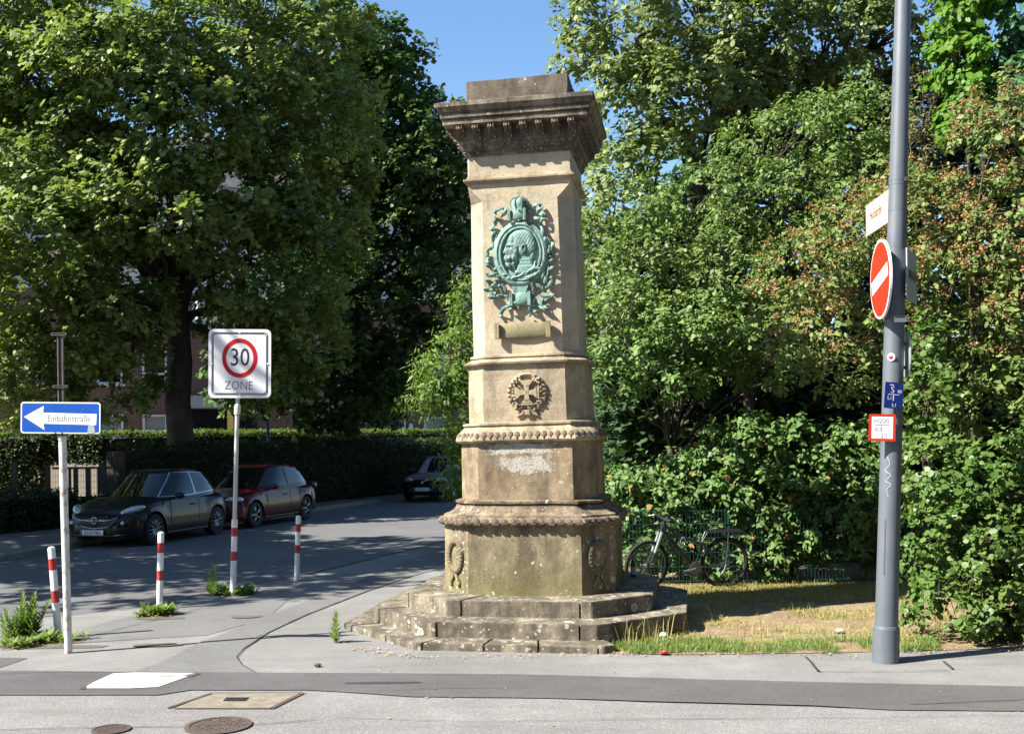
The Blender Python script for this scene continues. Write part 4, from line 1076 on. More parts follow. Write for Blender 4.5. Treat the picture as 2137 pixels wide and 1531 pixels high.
# ================================================================== CARS
M['glass'] = None
b = NB('car window glass'); M['glass'] = b.done(b.pbsdf((.008, .011, .011), .03, 0, .5, coat=.25))
b = NB('clear lamp glass'); M['lamp'] = b.done(b.pbsdf(b.mix(b.vor(40), (.45, .5, .55), (.75, .8, .85)), .08, .3, .8, coat=1))
M['tyre'] = plain('tyre rubber', (.02, .02, .02), .85, bump=.3)
M['rim'] = plain('alloy wheel', (.42, .44, .47), .3, .8, bump=.05)
M['trim'] = plain('black plastic trim', (.012, .012, .013), .5, bump=.1)
M['chrome'] = plain('chrome', (.6, .62, .64), .15, 1, bump=0)
M['taill'] = plain('tail lamp red', (.3, .01, .01), .2, coat=1, bump=0)
def carpaint(name, c):
    b = NB(name); n = b.noise(900, 1)
    return b.done(b.pbsdf(b.mix(n, tuple(x * .8 for x in c), tuple(x * 1.2 for x in c)), .35, 0, .18, coat=.28))
def interp(xs, ys):
    def f(x): return float(np.interp(x, xs, ys))
    return f
def car(name, label, loc, rot, paint, L_, Wd, Hh, hood, wsx, roofx, rearx, ax_f, ax_r, rw, rear_doors, spokes, plate_txt=None, chrome_line=False, ride=.17):
    e = empty(name, loc, (0, 0, rot), label, 'car')
    e['group'] = 'cars parked along the far kerb'
    hw = Wd / 2
    # --- lower body, grid of stations
    xs = sorted(set(list(np.round(np.linspace(0, -L_, 61), 4)) + [-.02, -.05, -L_ + .02, -L_ + .05]), reverse=True)
    belt_z = .60 * Hh
    topf = interp([-L_, -L_ + .03, -L_ + .12, -L_ + .35, -wsx - 1.2, -wsx, -.55, -.22, -.07, -.02, 0], [.50, .62, .80, belt_z + .06, belt_z + .035, hood, hood - .09, hood - .20, hood - .30, hood - .38, hood - .46])
    half = interp([-L_, -L_ + .04, -L_ + .2, -L_ + .6, -1.4, -.55, -.25, -.1, -.03, 0], [.62 * hw, .80 * hw, .93 * hw, hw, hw, .975 * hw, .90 * hw, .78 * hw, .66 * hw, .56 * hw])
    lowf = interp([-L_, -L_ + .1, -L_ + .5, -.5, -.1, 0], [.34, .27, ride + .02, ride, ride + .03, ride + .1])
    def arch(x):
        z = 0
        for a in (ax_f, ax_r):
            r_ = rw + .05; d = x + a
            if abs(d) < r_: z = max(z, rw + math.sqrt(r_ * r_ - d * d))
        return z
    bm = bmesh.new(); rows = []
    for x in xs:
        h = half(x); zt = topf(x); zl = lowf(x); za = arch(x); zb = min(zt - .05, belt_z - .02 if x < -wsx + .3 else zt - .06)
        low = max(zl, za)
        zs = [low, low + (zb - low) * .12, low + (zb - low) * .38, low + (zb - low) * .62, low + (zb - low) * .80, zb]
        ws = [(.965 if za < low - 1e-6 or za == 0 else 1.0), .99, 1.0, .992, .965, .93]
        pts = [(h * a, z) for a, z in zip(ws, zs)]
        flare = .012 if za > 0 else 0
        pts[0] = (pts[0][0] + flare, pts[0][1]); pts[1] = (pts[1][0] + flare, pts[1][1])
        pts += [(h * .80, zt - .022), (h * .45, zt - .002), (0, zt + .006)]
        full = [(-y, z) for y, z in pts] + [(y, z) for y, z in pts[:-1][::-1]]
        rows.append([bm.verts.new((x, y, z)) for y, z in full])
    for a, b_ in zip(rows[:-1], rows[1:]):
        for k in range(len(a) - 1): bm.faces.new((a[k], a[k + 1], b_[k + 1], b_[k]))
    bm.faces.new(rows[0]); bm.faces.new(rows[-1][::-1])
    bmesh.ops.recalc_face_normals(bm, faces=bm.faces[:])
    body = obj('body', bm, paint, e); smooth_angle(body, 38)
    # underbody
    box('underbody', (-L_ / 2, 0, .36), (L_ - .5, Wd - .50, .30), M['trim'], e)
    for a in (ax_f, ax_r): box('wheel_well', (-a, 0, .40), (.72, Wd - .14, .34), M['trim'], e)
    # --- greenhouse: rounded rectangle rings
    nz = 7
    def outline(v):
        xf = -wsx - (roofx - wsx) * (v ** .92); xr = -rearx + (rearx - (roofx + (L_ - roofx) * .77)) * v ** 1.3 * .9
        w = hw * (.955 - .17 * v - .07 * v * v); z = belt_z - .03 + (Hh - .035 - belt_z + .03) * v
        return xf, xr, w, z
    Nn = 96
    def P(u, v):
        xf, xr, w, z = outline(v); cx = (xf + xr) / 2; a = (xf - xr) / 2
        t = u * 2 * math.pi; c, s = math.cos(t), math.sin(t)
        n_ = 3.6
        k = (abs(c) ** n_ + abs(s) ** n_) ** (-1 / n_)
        X = cx + a * c * k; Y = w * s * k
        # bow the windscreen and rear glass
        X += (.07 * (1 - (Y / w) ** 2)) * (1 if c > 0 else -.6) * (abs(c) > .7)
        q_ = (X + wsx + (rearx - wsx) * .42) / ((rearx - wsx) / 2)
        zz = z - v * v * (.11 if q_ > 0 else .13) * min(1.5, abs(q_)) ** 2.2 * (Hh / 1.45) + (1 - v) * .07 * max(0, -q_)
        Y *= 1 - .06 * max(0, -q_) ** 2 * (.3 + .7 * v)
        if v < .05: zz -= 0
        # windscreen foot sits lower than the side belt
        return Vector((X, Y, zz))
    bm = bmesh.new(); rings = [[bm.verts.new(P(i / Nn, v)) for i in range(Nn)] for v in np.linspace(0, 1, nz)]
    xf, xr, w, z = outline(1)
    for k_, s_ in ((.94, .015), (.75, .03), (.4, .034)):
        rings.append([bm.verts.new(Vector(((xf + xr) / 2 + (p.x - (xf + xr) / 2) * k_, p.y * k_, z + s_ + (p.z - z) * k_ ** 2.2))) for p in [P(i / Nn, 1) for i in range(Nn)]])
    for a, b_ in zip(rings[:-1], rings[1:]):
        for k in range(Nn): bm.faces.new((a[k], a[(k + 1) % Nn], b_[(k + 1) % Nn], b_[k]))
    bm.faces.new(rings[-1])
    bmesh.ops.recalc_face_normals(bm, faces=bm.faces[:])
    smooth_angle(obj('cabin', bm, paint, e), 38)
    cabin_c = Vector(((xf + xr) / 2, 0, Hh * .7))
    def panel(nm, fu0, fu1, v0, v1, m, off=.006, nu=14, nv=6, parent=e):
        bm = bmesh.new(); g = []
        for j in range(nv + 1):
            v = v0 + (v1 - v0) * j / nv; row = []
            u0 = fu0(v) if callable(fu0) else fu0; u1 = fu1(v) if callable(fu1) else fu1
            for i in range(nu + 1):
                u = u0 + (u1 - u0) * i / nu; p = P(u, v); du = P(u + .004, v) - P(u - .004, v); dv = P(u, min(1, v + .02)) - P(u, v - .02)
                n_ = du.cross(dv)
                if n_.dot(p - Vector((p.x * .5 + cabin_c.x * .5, 0, cabin_c.z - .3))) < 0: n_ = -n_
                row.append(bm.verts.new(p + n_.normalized() * off))
            g.append(row)
        for j in range(nv):
            for i in range(nu): bm.faces.new((g[j][i], g[j][i + 1], g[j + 1][i + 1], g[j + 1][i]))
        bmesh.ops.recalc_face_normals(bm, faces=bm.faces[:])
        return obj(nm, bm, m, parent, True)
    # find u for a given x on the side at height v
    def ux(x, side):
        def f(v):
            best = None
            for i in range(0, 201):
                u = .105 + (.395 - .105) * i / 200; uu = u if side > 0 else -u
                d = abs(P(uu, v).x - x(v) if callable(x) else P(uu, v).x - x)
                if best is None or d < best[0]: best = (d, uu)
            return best[1]
        return f
    panel('windscreen', -.108, .108, .05, .93, M['glass'])
    panel('rear_window', .405, .595, .35, .90, M['glass'])
    xm = -(wsx + (rearx - wsx) * (.52 if not rear_doors else .48))
    fr0 = lambda v: outline(v)[0] - .11 ; rr0 = lambda v: outline(v)[1] + (.34 if not rear_doors else .42)
    for s in (1, -1):
        if chrome_line: panel('window_line', ux(lambda v: fr0(v) + .035, s), ux(lambda v: rr0(v) - .03, s), .13, .968, M['chrome'], .004)
        panel('side_window', ux(fr0, s), ux(xm + .03, s), .16, .94, M['glass'], .009)
        panel('side_window', ux(xm - .03, s), ux(rr0, s), .16 if not rear_doors else .18, .94, M['glass'], .009)
        if rear_doors: panel('side_window', ux(lambda v: rr0(v) - .06, s), ux(lambda v: rr0(v) - .24 + .12 * v, s), .3, .85, M['glass'], .009, 4)
    # mirrors
    for s in (1, -1):
        bm = bmesh.new(); bmesh.ops.create_uvsphere(bm, u_segments=14, v_segments=8, radius=1)
        for v in bm.verts: v.co = Vector((v.co.x * .07 - wsx - .52, v.co.y * .11 + s * (hw + .06), v.co.z * .065 + belt_z + .07))
        mr = obj('mirror', bm, paint, e, True); box('mirror_stalk', (-wsx - .53, s * (hw - .04), belt_z + .03), (.05, .14, .03), M['trim'], mr)
    # doors: thin shut lines, handles
    for s in (1, -1):
        for x in ([-wsx - .30, xm - .06] + ([-rearx + .55] if rear_doors else [])):
            bm = bmesh.new(); tube(bm, [(x - .03, s * (hw * .966 + .001), .26), (x, s * (hw + .0015), .45), (x - .01, s * (hw * .99), .62), (x - .04, s * (hw * .93 + .004), belt_z - .03)], .005, 5); obj('door_gap', bm, M['trim'], e)
        for x in ([xm + .14] + ([-rearx + .68] if rear_doors else [])):
            tub('door_handle', [(x + .09, s * (hw * .985), belt_z - .14), (x, s * (hw + .018), belt_z - .135), (x - .09, s * (hw * .985), belt_z - .14)], .013, paint, e, 8)
        tub('sill_trim', [(-ax_f - .40, s * hw * .975, ride + .05), (-ax_r + .40, s * hw * .975, ride + .05)], .025, M['trim'], e, 8)
    # wheels
    for a in (ax_f, ax_r):
        for s in (1, -1):
            wname = empty  # noqa
            bm = bmesh.new(); n_ = 36; prof = [(rw * .66, -.10), (rw * .86, -.105), (rw * .97, -.09), (rw, -.05), (rw, .05), (rw * .97, .09), (rw * .86, .105), (rw * .66, .10)]
            rg = [[bm.verts.new((r_ * math.cos(2 * math.pi * k / n_), y, r_ * math.sin(2 * math.pi * k / n_))) for k in range(n_)] for r_, y in prof]
            for q_ in range(len(prof)):
                A, B = rg[q_], rg[(q_ + 1) % len(prof)]
                for k in range(n_): bm.faces.new((A[k], A[(k + 1) % n_], B[(k + 1) % n_], B[k]))
            bmesh.ops.recalc_face_normals(bm, faces=bm.faces[:])
            wl = obj('wheel', bm, M['tyre'], e, loc=(-a, s * (hw - .115), rw)); smooth_angle(wl, 40)
            bm = bmesh.new(); ri = rw * .68
            ring = bmesh.new()
            tube(bm, [(ri * math.cos(t), s * .085, ri * math.sin(t)) for t in np.linspace(0, 2 * math.pi, 33)], .012, 6, False)
            for k in range(spokes):
                t = 2 * math.pi * k / spokes; dt = .07 if spokes < 8 else 0
                for d2 in ((-dt, dt) if dt else (0,)):
                    tube(bm, [(ri * .2 * math.cos(t), s * .09, ri * .2 * math.sin(t)), (ri * .6 * math.cos(t + d2), s * .098, ri * .6 * math.sin(t + d2)), (ri * math.cos(t + d2 * 1.8), s * .088, ri * math.sin(t + d2 * 1.8))], [.022, .013, .016] if dt == 0 else [.024, .017, .02], 6)
            tube(bm, [(0, s * .07, 0), (0, s * .10, 0)], ri * .24, 14)
            ring.free(); bmesh.ops.recalc_face_normals(bm, faces=bm.faces[:]); obj('rim', bm, M['rim'], wl, True)
            bm = bmesh.new(); tube(bm, [(0, s * .02, 0), (0, s * .05, 0)], ri, 24); obj('brake_disc', bm, M['trim'], wl)
    return e, dict(hw=hw, hood=hood, topf=topf, half=half)
def blob(name, c, r, m, parent, rot=None, sub=2, sq=1.0):
    bm = bmesh.new(); bmesh.ops.create_uvsphere(bm, u_segments=20, v_segments=12, radius=1)
    for v in bm.verts:
        p = Vector((v.co.x * r[0], v.co.y * r[1], v.co.z * r[2]))
        if rot is not None: p = rot @ p
        v.co = p + Vector(c)
    return obj(name, bm, m, parent, True)
def face_patch(name, poly_yz, info, m, parent, off=.01, x_fn=None, thick=.01):
    """patch following the plan curve of the nose; poly in (y, z)"""
    hw = info['hw']
    xs = np.linspace(0, -.9, 200); hs = [info['half'](x) for x in xs]
    def X(y): return float(np.interp(abs(y), hs[::1], xs)) if abs(y) > hs[0] else 0.0
    bm = bmesh.new()
    c = np.mean(poly_yz, 0); n_ = len(poly_yz)
    def up(y, z): # hood slope: find x where topf falls to z
        x1 = X(y)
        zt = [info['topf'](x) for x in xs]
        x2 = float(np.interp(z, zt, xs)) if z > zt[0] else 0
        return min(x1, x2 * (1 if abs(y) < .95 * hw else 1)) + off
    rings = []
    for k in (0, .5, 1):
        rings.append([bm.verts.new((up(c[0] + (y - c[0]) * k, c[1] + (z - c[1]) * k), c[0] + (y - c[0]) * k, c[1] + (z - c[1]) * k)) for y, z in poly_yz])
    for a, b_ in zip(rings[:-1], rings[1:]):
        for i in range(n_): bm.faces.new((a[i], a[(i + 1) % n_], b_[(i + 1) % n_], b_[i]))
    bmesh.ops.remove_doubles(bm, verts=bm.verts[:], dist=1e-4)
    bmesh.ops.recalc_face_normals(bm, faces=bm.faces[:])
    for f in bm.faces:
        if f.normal.x < 0 and abs(f.normal.x) > .2: f.normal_flip()
    return obj(name, bm, m, parent, True)

grey = carpaint('dark grey metallic paint', (.014, .014, .016))
wine = carpaint('dark red metallic paint', (.075, .004, .008))
blk = carpaint('black blue paint', (.006, .007, .011))
# heading: local +x is the front of the car
h1 = Vector((-.61, -2.1, 0)).normalized(); a1 = math.atan2(h1.y, h1.x)
fw = G(318, 1137); perp = Vector((-h1.y, h1.x, 0))   # front near wheel contact
near = perp if perp.x > 0 else -perp
c1 = fw - near * .76 + h1 * .75; c1.z = .004
car1, inf = car('parked_car', 'dark grey three-door hatchback nearest the camera, front towards us, with plate DO M 1961', c1, a1, grey, 3.70, 1.72, 1.48, .96, .98, 1.72, 3.46, .75, 3.06, .315, False, 13, chrome_line=True)
def ell(cy, cz, ry, rz, n_=16, tilt=0): return [(cy + ry * math.cos(t) * math.cos(tilt) - rz * math.sin(t) * math.sin(tilt), cz + ry * math.cos(t) * math.sin(tilt) + rz * math.sin(t) * math.cos(tilt)) for t in np.linspace(0, 2 * math.pi, n_ + 1)[:-1]]
def sunk(p, q, s, e): pass
for s in (1, -1):
    hl = blob('headlight', (-.30, s * .64, .735), (.25, .105, .075), M['lamp'], car1, (Matrix.Rotation(R(-42 * s), 3, 'Z') @ Matrix.Rotation(R(14), 3, 'Y')))
    fl_ = blob('fog_lamp_surround', (-.095, s * .60, .49), (.075, .10, .08), M['trim'], car1, Matrix.Rotation(R(-25 * s), 3, 'Z')); blob('fog_lamp', (-.045, s * .585, .49), (.04, .052, .05), M['lamp'], fl_)
gz = .50
grille = blob('grille', (-.005, 0, .49), (.035, .47, .115), M['trim'], car1)
bm = bmesh.new()
tube(bm, [(.0, -.50, .60), (.028, -.35, .55), (.035, 0, .535), (.028, .35, .55), (.0, .50, .60)], .013, 6)
tube(bm, [(-.01, -.46, .575), (.026, -.30, .42), (.032, 0, .385), (.026, .30, .42), (-.01, .46, .575)], .009, 6)
obj('chrome_bar', bm, M['chrome'], grille, True)
bm = bmesh.new()
for i in range(-9, 10):
    for d in (-.03, .03): tube(bm, [(.032 - abs(i) * .0006, i * .042 - d, .41 + abs(i) * .004), (.032 - abs(i) * .0006, i * .042 + d, .50)], .003, 4)
o = obj('grille_mesh', bm, M['galv'], grille); o['kind'] = 'stuff'
bm = bmesh.new(); tube(bm, [(.052, .062 * math.cos(t), .545 + .062 * math.sin(t)) for t in np.linspace(0, 2 * math.pi, 25)], .010, 6, False); tube(bm, [(.056, -.075, .535), (.062, 0, .545), (.056, .075, .555)], .010, 6)
obj('badge', bm, M['chrome'], grille, True)
npb = box('number_plate', (.052, -.06, .30), (.012, .52, .112), M['white'], car1)
box('plate_band', (.0595, -.06 - .238, .30), (.003, .04, .105), M['dblue'], npb)
t = text('DO·M 1961', .098, M['ink'], npb, (0, 0, 0), 1, .0005); t.matrix_local = Matrix.Translation((.0602, -.04, .30)) @ Matrix.Rotation(R(90), 4, 'Z') @ Matrix.Rotation(R(90), 4, 'X') @ Matrix.Diagonal((.80, 1, 1, 1))
tub('bumper_line', [(-.05, -.66, .27), (.04, -.45, .245), (.062, 0, .24), (.04, .45, .245), (-.05, .66, .27)], .02, M['trim'], car1, 8)

h2 = Vector((-.70, -2.2, 0)).normalized(); a2 = math.atan2(h2.y, h2.x)
near2 = Vector((h2.y * -1, h2.x, 0)); near2 = near2 if near2.x > 0 else -near2
fw2 = G(529, 1101); c2_ = fw2 - near2 * .75 + h2 * .80; c2_.z = .004
car2, inf2 = car('parked_car', 'dark red five-door hatchback parked behind the grey car, partly hidden by the zone sign post', c2_, a2, wine, 4.06, 1.69, 1.45, .92, 1.02, 1.85, 3.86, .80, 3.27, .31, True, 5)
for s in (1, -1):
    blob('headlight', (-.28, s * .58, .69), (.22, .13, .085), M['lamp'], car2, Matrix.Rotation(R(-38 * s), 3, 'Z'))
    blob('tail_light', (-3.93, s * .70, .86), (.14, .08, .10), M['taill'], car2, Matrix.Rotation(R(30 * s), 3, 'Z'))
g2 = blob('grille', (-.0, 0, .60), (.035, .38, .06), M['trim'], car2); blob('air_intake', (.0, 0, .34), (.035, .5, .07), M['trim'], car2)
box('number_plate', (.04, 0, .45), (.012, .52, .11), M['white'], car2)
h3 = Vector((-.50, -2.0, 0)).normalized(); a3 = math.atan2(h3.y, h3.x)
near3 = Vector((-h3.y, h3.x, 0)); near3 = near3 if near3.x > 0 else -near3
fw3 = G(943, 1045); c3_ = fw3 - near3 * .73 + h3 * .82; c3_.z = .004
car3, inf3 = car('parked_car', 'black hatchback farthest back in the shade, cut off by the left edge of the monument', c3_, a3, blk, 3.84, 1.65, 1.43, .92, 1.0, 1.85, 3.6, .80, 3.24, .30, True, 7)
for s in (1, -1): blob('headlight', (-.30, s * .56, .70), (.26, .10, .075), M['lamp'], car3, Matrix.Rotation(R(-42 * s), 3, 'Z'))
blob('grille', (.0, 0, .36), (.035, .5, .08), M['trim'], car3); blob('badge', (.01, 0, .62), (.02, .05, .05), M['chrome'], car3)
np3 = box('number_plate', (.05, 0, .42), (.012, .52, .11), M['white'], car3); box('plate_band', (.0575, -.238, .42), (.003, .04, .105), M['dblue'], np3)

# ================================================================== BICYCLE
M['bikeblk'] = plain('black bicycle frame', (.03, .038, .052), .3, .2, bump=.02, coat=.6)
M['silver'] = plain('silver fork', (.62, .68, .72), .3, .6, bump=.02)
M['brush'] = plain('dull alloy parts', (.32, .32, .31), .4, .7, bump=.1)
rearc = G(1513, 1223); frontc = G(1350, 1231)
by = 15.05
rear = Vector(((uv(1513, 1223)[0]) * by / F, by + .10, 0)); front = Vector((uv(1346, 1230)[0] * by / F, by - .12, 0))
dirb = (front - rear); wb = dirb.length; dirb.normalize()
bike = empty('bicycle', (rear.x, rear.y, .018), (0, R(0), math.atan2(dirb.y, dirb.x)), 'black mountain bike with silver fork and rear rack leaning on the green fence', 'bicycle')
lean = R(-7)   # leans back against the fence
LM = Matrix.Rotation(lean if dirb.x < 0 else -lean, 4, 'X')
def bl_(p): return LM @ Vector(p)
def btube(nm, pts, r, m, n_=10, parent=None): return tub(nm, [bl_(p) for p in pts], r, m, parent or bike, n_)
r_ = .335
def bwheel(x, steer=0):
    wm = Matrix.Translation((x, 0, r_)) @ Matrix.Rotation(steer, 4, 'Z')
    bm = bmesh.new(); tube(bm, [(r_ * math.cos(t) * .97, 0, r_ * math.sin(t) * .97) for t in np.linspace(0, 2 * math.pi, 49)], .025, 8, False)
    w = obj('wheel', bm, M['tyre'], bike, True); w.matrix_local = LM @ wm
    bm = bmesh.new(); tube(bm, [(r_ * .885 * math.cos(t), 0, r_ * .885 * math.sin(t)) for t in np.linspace(0, 2 * math.pi, 49)], .011, 6, False); o = obj('rim', bm, M['brush'], w, True); o.matrix_local = Matrix()
    bm = bmesh.new()
    for k in range(28):
        a = 2 * math.pi * k / 28; tube(bm, [(.02 * math.cos(a + .6), .02 * (-1) ** k, .02 * math.sin(a + .6)), (r_ * .885 * math.cos(a), 0, r_ * .885 * math.sin(a))], .0016, 4)
    tube(bm, [(0, -.05, 0), (0, .05, 0)], .022, 10)
    o = obj('spokes', bm, M['brush'], w); o['kind'] = 'stuff'
    bm = bmesh.new()
    for k in range(60):
        a = 2 * math.pi * k / 60; bx(bm, (r_ * math.cos(a), 0, r_ * math.sin(a)), (.008, .05, .012), Matrix.Rotation(-a, 3, 'Y'))
    o = obj('tread', bm, M['tyre'], w); o['kind'] = 'stuff'
    return w
wr = bwheel(0); wf = bwheel(wb, R(14))
# parts in side view (x forward, z up)
bb = (.435, 0, .285); hd_t = (wb - .24, 0, .93); hd_b = (wb - .19, 0, .80); st_t = (.30, 0, .64)
btube('down_tube', [bb, (wb - .20, 0, .82)], .024, M['bikeblk']); btube('top_tube', [(wb - .22, 0, .90), (.72, 0, .76), (.33, 0, .60)], .019, M['bikeblk'])
btube('seat_tube', [bb, (.37, 0, .46), (.33, 0, .66)], .017, M['bikeblk']); btube('head_tube', [hd_b, hd_t], .024, M['bikeblk'])
for s in (-1, 1):
    btube('chain_stay', [(0, s * .06, r_), (.2, s * .045, .30), bb], .011, M['bikeblk']); btube('seat_stay', [(0, s * .06, r_), (.34, s * .03, .56)], .009, M['bikeblk'])
    fk = btube('fork_leg', [(wb - .185, s * .045, .78), (wb - .13, s * .052, .62), (wb - .06, s * .055, .42), (wb, s * .055, r_)], [.018, .018, .021, .014], M['bikeblk'])
    btube('fork_stanchion', [(wb - .188, s * .0455, .80), (wb - .095, s * .0535, .52)], .0225, M['silver'], 10, fk)
btube('fork_crown', [(wb - .185, -.05, .79), (wb - .185, .05, .79)], .022, M['bikeblk'])
btube('stem', [hd_t, (wb - .23, 0, .99), (wb - .15, 0, 1.01)], .017, M['bikeblk'])
btube('handlebar', [(wb - .20, -.31, 1.0), (wb - .15, -.14, 1.01), (wb - .15, .14, 1.01), (wb - .20, .31, 1.0)], .014, M['bikeblk'])
for s in (-1, 1): btube('grip', [(wb - .19, s * .22, 1.004), (wb - .205, s * .32, 1.0)], .019, M['tyre']); btube('brake_lever', [(wb - .17, s * .2, .99), (wb - .10, s * .26, .965)], .007, M['brush'])
btube('chain_wheel', [(bb[0], .05, bb[2]), (bb[0], .058, bb[2])], .085, M['brush'], 24); btube('crank_arm', [(bb[0], .07, bb[2]), (bb[0] + .15, .08, bb[2] - .03)], .012, M['brush']); btube('crank_arm', [(bb[0], -.07, bb[2]), (bb[0] - .15, -.08, bb[2] + .03)], .012, M['brush'])
for s, x in ((1, .15), (-1, -.15)): box('pedal', bl_((bb[0] + x, s * .13, bb[2] - x * .2)), (.08, .09, .02), M['trim'], bike)
btube('seat_post', [(.33, 0, .64), (.325, 0, .68)], .016, M['brush'])
rk = btube('rear_rack', [(-.22, -.05, .77), (.28, -.05, .77), (.28, .05, .77), (-.22, .05, .77), (-.22, -.05, .77)], .009, M['bikeblk'])
for s in (-1, 1): btube('rack_strut', [(-.02, s * .06, .77), (0, s * .06, r_ + .03)], .005, M['brush'], 6, rk); btube('rack_arm', [(.28, s * .04, .77), (.34, s * .02, .64)], .006, M['brush'], 6, rk)
btube('rack_deck', [(-.22, 0, .775), (.28, 0, .775)], .03, M['trim'], 6, rk)
btube('mudguard', [(r_ * 1.06 * math.cos(t), 0, r_ + r_ * 1.06 * math.sin(t)) for t in np.linspace(.6, 2.6, 14)], [(.022, .004)] * 14, M['trim'], 8)
btube('lock', [(.62 + .035 * math.cos(t), .03, .66 + .05 * math.sin(t)) for t in np.linspace(0, 2 * math.pi, 15)], .008, M['silver'], 6)
btube('brake_cable', [(wb - .12, .1, .98), (wb - .04, .03, .9), (wb - .15, .03, .80), (wb - .13, .02, .72)], .003, M['trim'], 5); btube('rear_derailleur', [(0, .07, r_), (.03, .075, r_ - .09), (.06, .07, r_ - .13)], .014, M['brush'], 8)

# ---- bottle on the step
bp = Vector((0, 0, 0)); q_ = W(1322, 1217, 13.35)
btl = empty('bottle', (q_.x, q_.y, .401), label='brown glass beer bottle with white label standing on the top step at the right', cat='bottle')
b = NB('brown bottle glass'); M['brown'] = b.done(b.pbsdf((.05, .018, .004), .08, 0, .8, coat=1))
bm = bmesh.new(); n_ = 18; prof = [(.0, 0), (.031, .0), (.034, .008), (.034, .145), (.030, .168), (.016, .205), (.0135, .245), (.0155, .25), (.0155, .262), (0.0, .262)]
rg = [[bm.verts.new((max(r0, 1e-4) * math.cos(2 * math.pi * k / n_), max(r0, 1e-4) * math.sin(2 * math.pi * k / n_), z)) for k in range(n_)] for r0, z in prof]
for a, c_ in zip(rg[:-1], rg[1:]):
    for k in range(n_): bm.faces.new((a[k], a[(k + 1) % n_], c_[(k + 1) % n_], c_[k]))
obj('glass', bm, M['brown'], btl, True); tub('label', [(0, 0, .03), (0, 0, .125)], .0348, plain('pale paper label', (.45, .5, .6), .7), btl, 18); tub('neck_label', [(0, 0, .205), (0, 0, .235)], .0172, plain('gold paper', (.5, .3, .06), .5), btl, 14)
# ================================================================== BUILDING BEHIND THE TREES
def brickmat():
    b = NB('red brown brickwork'); co = b.n('ShaderNodeTexCoord').outputs['Object']
    s = b.sep(co); cb = b.n('ShaderNodeCombineXYZ'); b.l(b.math('ADD', s[0], s[1]), cb.inputs[0]); b.l(s[2], cb.inputs[1])
    x = b.n('ShaderNodeTexBrick'); b.l(cb.outputs[0], x.inputs[0]); x.inputs['Scale'].default_value = 1.0
    x.inputs['Color1'].default_value = (.20, .075, .055, 1); x.inputs['Color2'].default_value = (.12, .05, .04, 1); x.inputs['Mortar'].default_value = (.30, .27, .24, 1)
    x.inputs['Mortar Size'].default_value = .012; x.inputs['Brick Width'].default_value = .25; x.inputs['Row Height'].default_value = .083
    col = b.mix(b.math('MULTIPLY', b.noise(2, 5), .4), x.outputs[0], (.10, .05, .04))
    return b.done(b.pbsdf(col, .9, 0, .2, b.bump(x.outputs[1], -.4, .01)))
M['brick'] = brickmat()
M['render'] = plain('white rendered wall', (.72, .74, .78), .8, var=.06, scale=2, bump=.2)
M['frame'] = plain('white window frame', (.72, .75, .78), .5, bump=0)
M['pane'] = None
b = NB('dark window pane'); M['pane'] = b.done(b.pbsdf((.015, .018, .02), .05, 0, .9))
M['shutter'] = plain('grey roller shutter', (.30, .31, .30), .6, bump=.3)
M['roof'] = plain('dark roof tiles', (.07, .068, .07), .7, var=.3, scale=4, bump=.5)
M['slabgrey'] = plain('pale grey canopy', (.42, .45, .50), .7)
FY = 48.0
def fx(px): return uv(px, 905)[0] * FY / F
def fz(py, px=500): return EYE + uv(px, py)[1] * FY / F
blocks = []
bd = empty('brick_building', (fx(300), FY - 2, 0), (0, 0, R(25)), 'long red brown brick building with white upper storey behind the trees at left', 'building')
def bp_(nm, x0, x1, z0, z1, y0, y1, m, parent=None):
    return box(nm, ((x0 + x1) / 2 - fx(300), (y0 + y1) / 2, (z0 + z1) / 2), (x1 - x0, y1 - y0, z1 - z0), m, parent or bd)
XL, XR = fx(-500), fx(1130)
bp_('brick_wall', XL, XR, 0, 8.3, .3, 10, M['brick']); 
bp_('white_upper_wall', XL, XR, 8.3, 12.6, .45, 9.8, M['render'])
bp_('eaves', XL - .3, XR + .3, 12.6, 12.95, -.1, 10.4, M['slabgrey'])
bm = bmesh.new(); prism(bm, [(0, 0), (10.9, 0), (5.5, 3.4)], 0, XR - XL + .8); o = obj('roof', bm, M['roof'], bd)
o.matrix_local = Matrix.Translation((XL - .4 - fx(300), -.2, 12.95)) @ Matrix(((0, 0, 1, 0), (1, 0, 0, 0), (0, 1, 0, 0), (0, 0, 0, 1)))
def window(px0, px1, py0, py1, shut=False, w2=True):
    x0, x1, z1, z0 = fx(px0), fx(px1), fz(py0, px0), fz(py1, px0)
    fr = empty  # keep name free
    bm = bmesh.new(); w, h = x1 - x0, z1 - z0; t = .09
    for c, s in (((0, 0, h / 2 - t / 2), (w, .12, t)), ((0, 0, -h / 2 + t / 2), (w, .12, t)), ((-w / 2 + t / 2, 0, 0), (t, .116, h - 2 * t)), ((w / 2 - t / 2, 0, 0), (t, .116, h - 2 * t)), ((0, 0, -h * .22), (w - 2 * t, .10, t))): bx(bm, c, s)
    f_ = obj('window', bm, M['frame'], bd, loc=((x0 + x1) / 2 - fx(300), .26, (z0 + z1) / 2))
    box('pane', (0, .035, 0), (w - .1, .02, h - .1), M['shutter'] if shut else M['pane'], f_)
    box('sill', (0, -.06, -h / 2 - .04), (w + .16, .30, .06), M['frame'], f_)
    box('lintel', (0, .045, h / 2 + .14), (w + .3, .03, .26), M['brick'], f_) if not shut else None
for x in (-190, -110, -35, 53, 132, 245, 330, 600, 690, 850, 940, 1030): window(x, x + 48, 725, 806)
for x in (-190, -110, -35, 245, 330, 690, 935, 1030): window(x, x + 48, 866, 912, True)
window(850, 880, 690, 720)
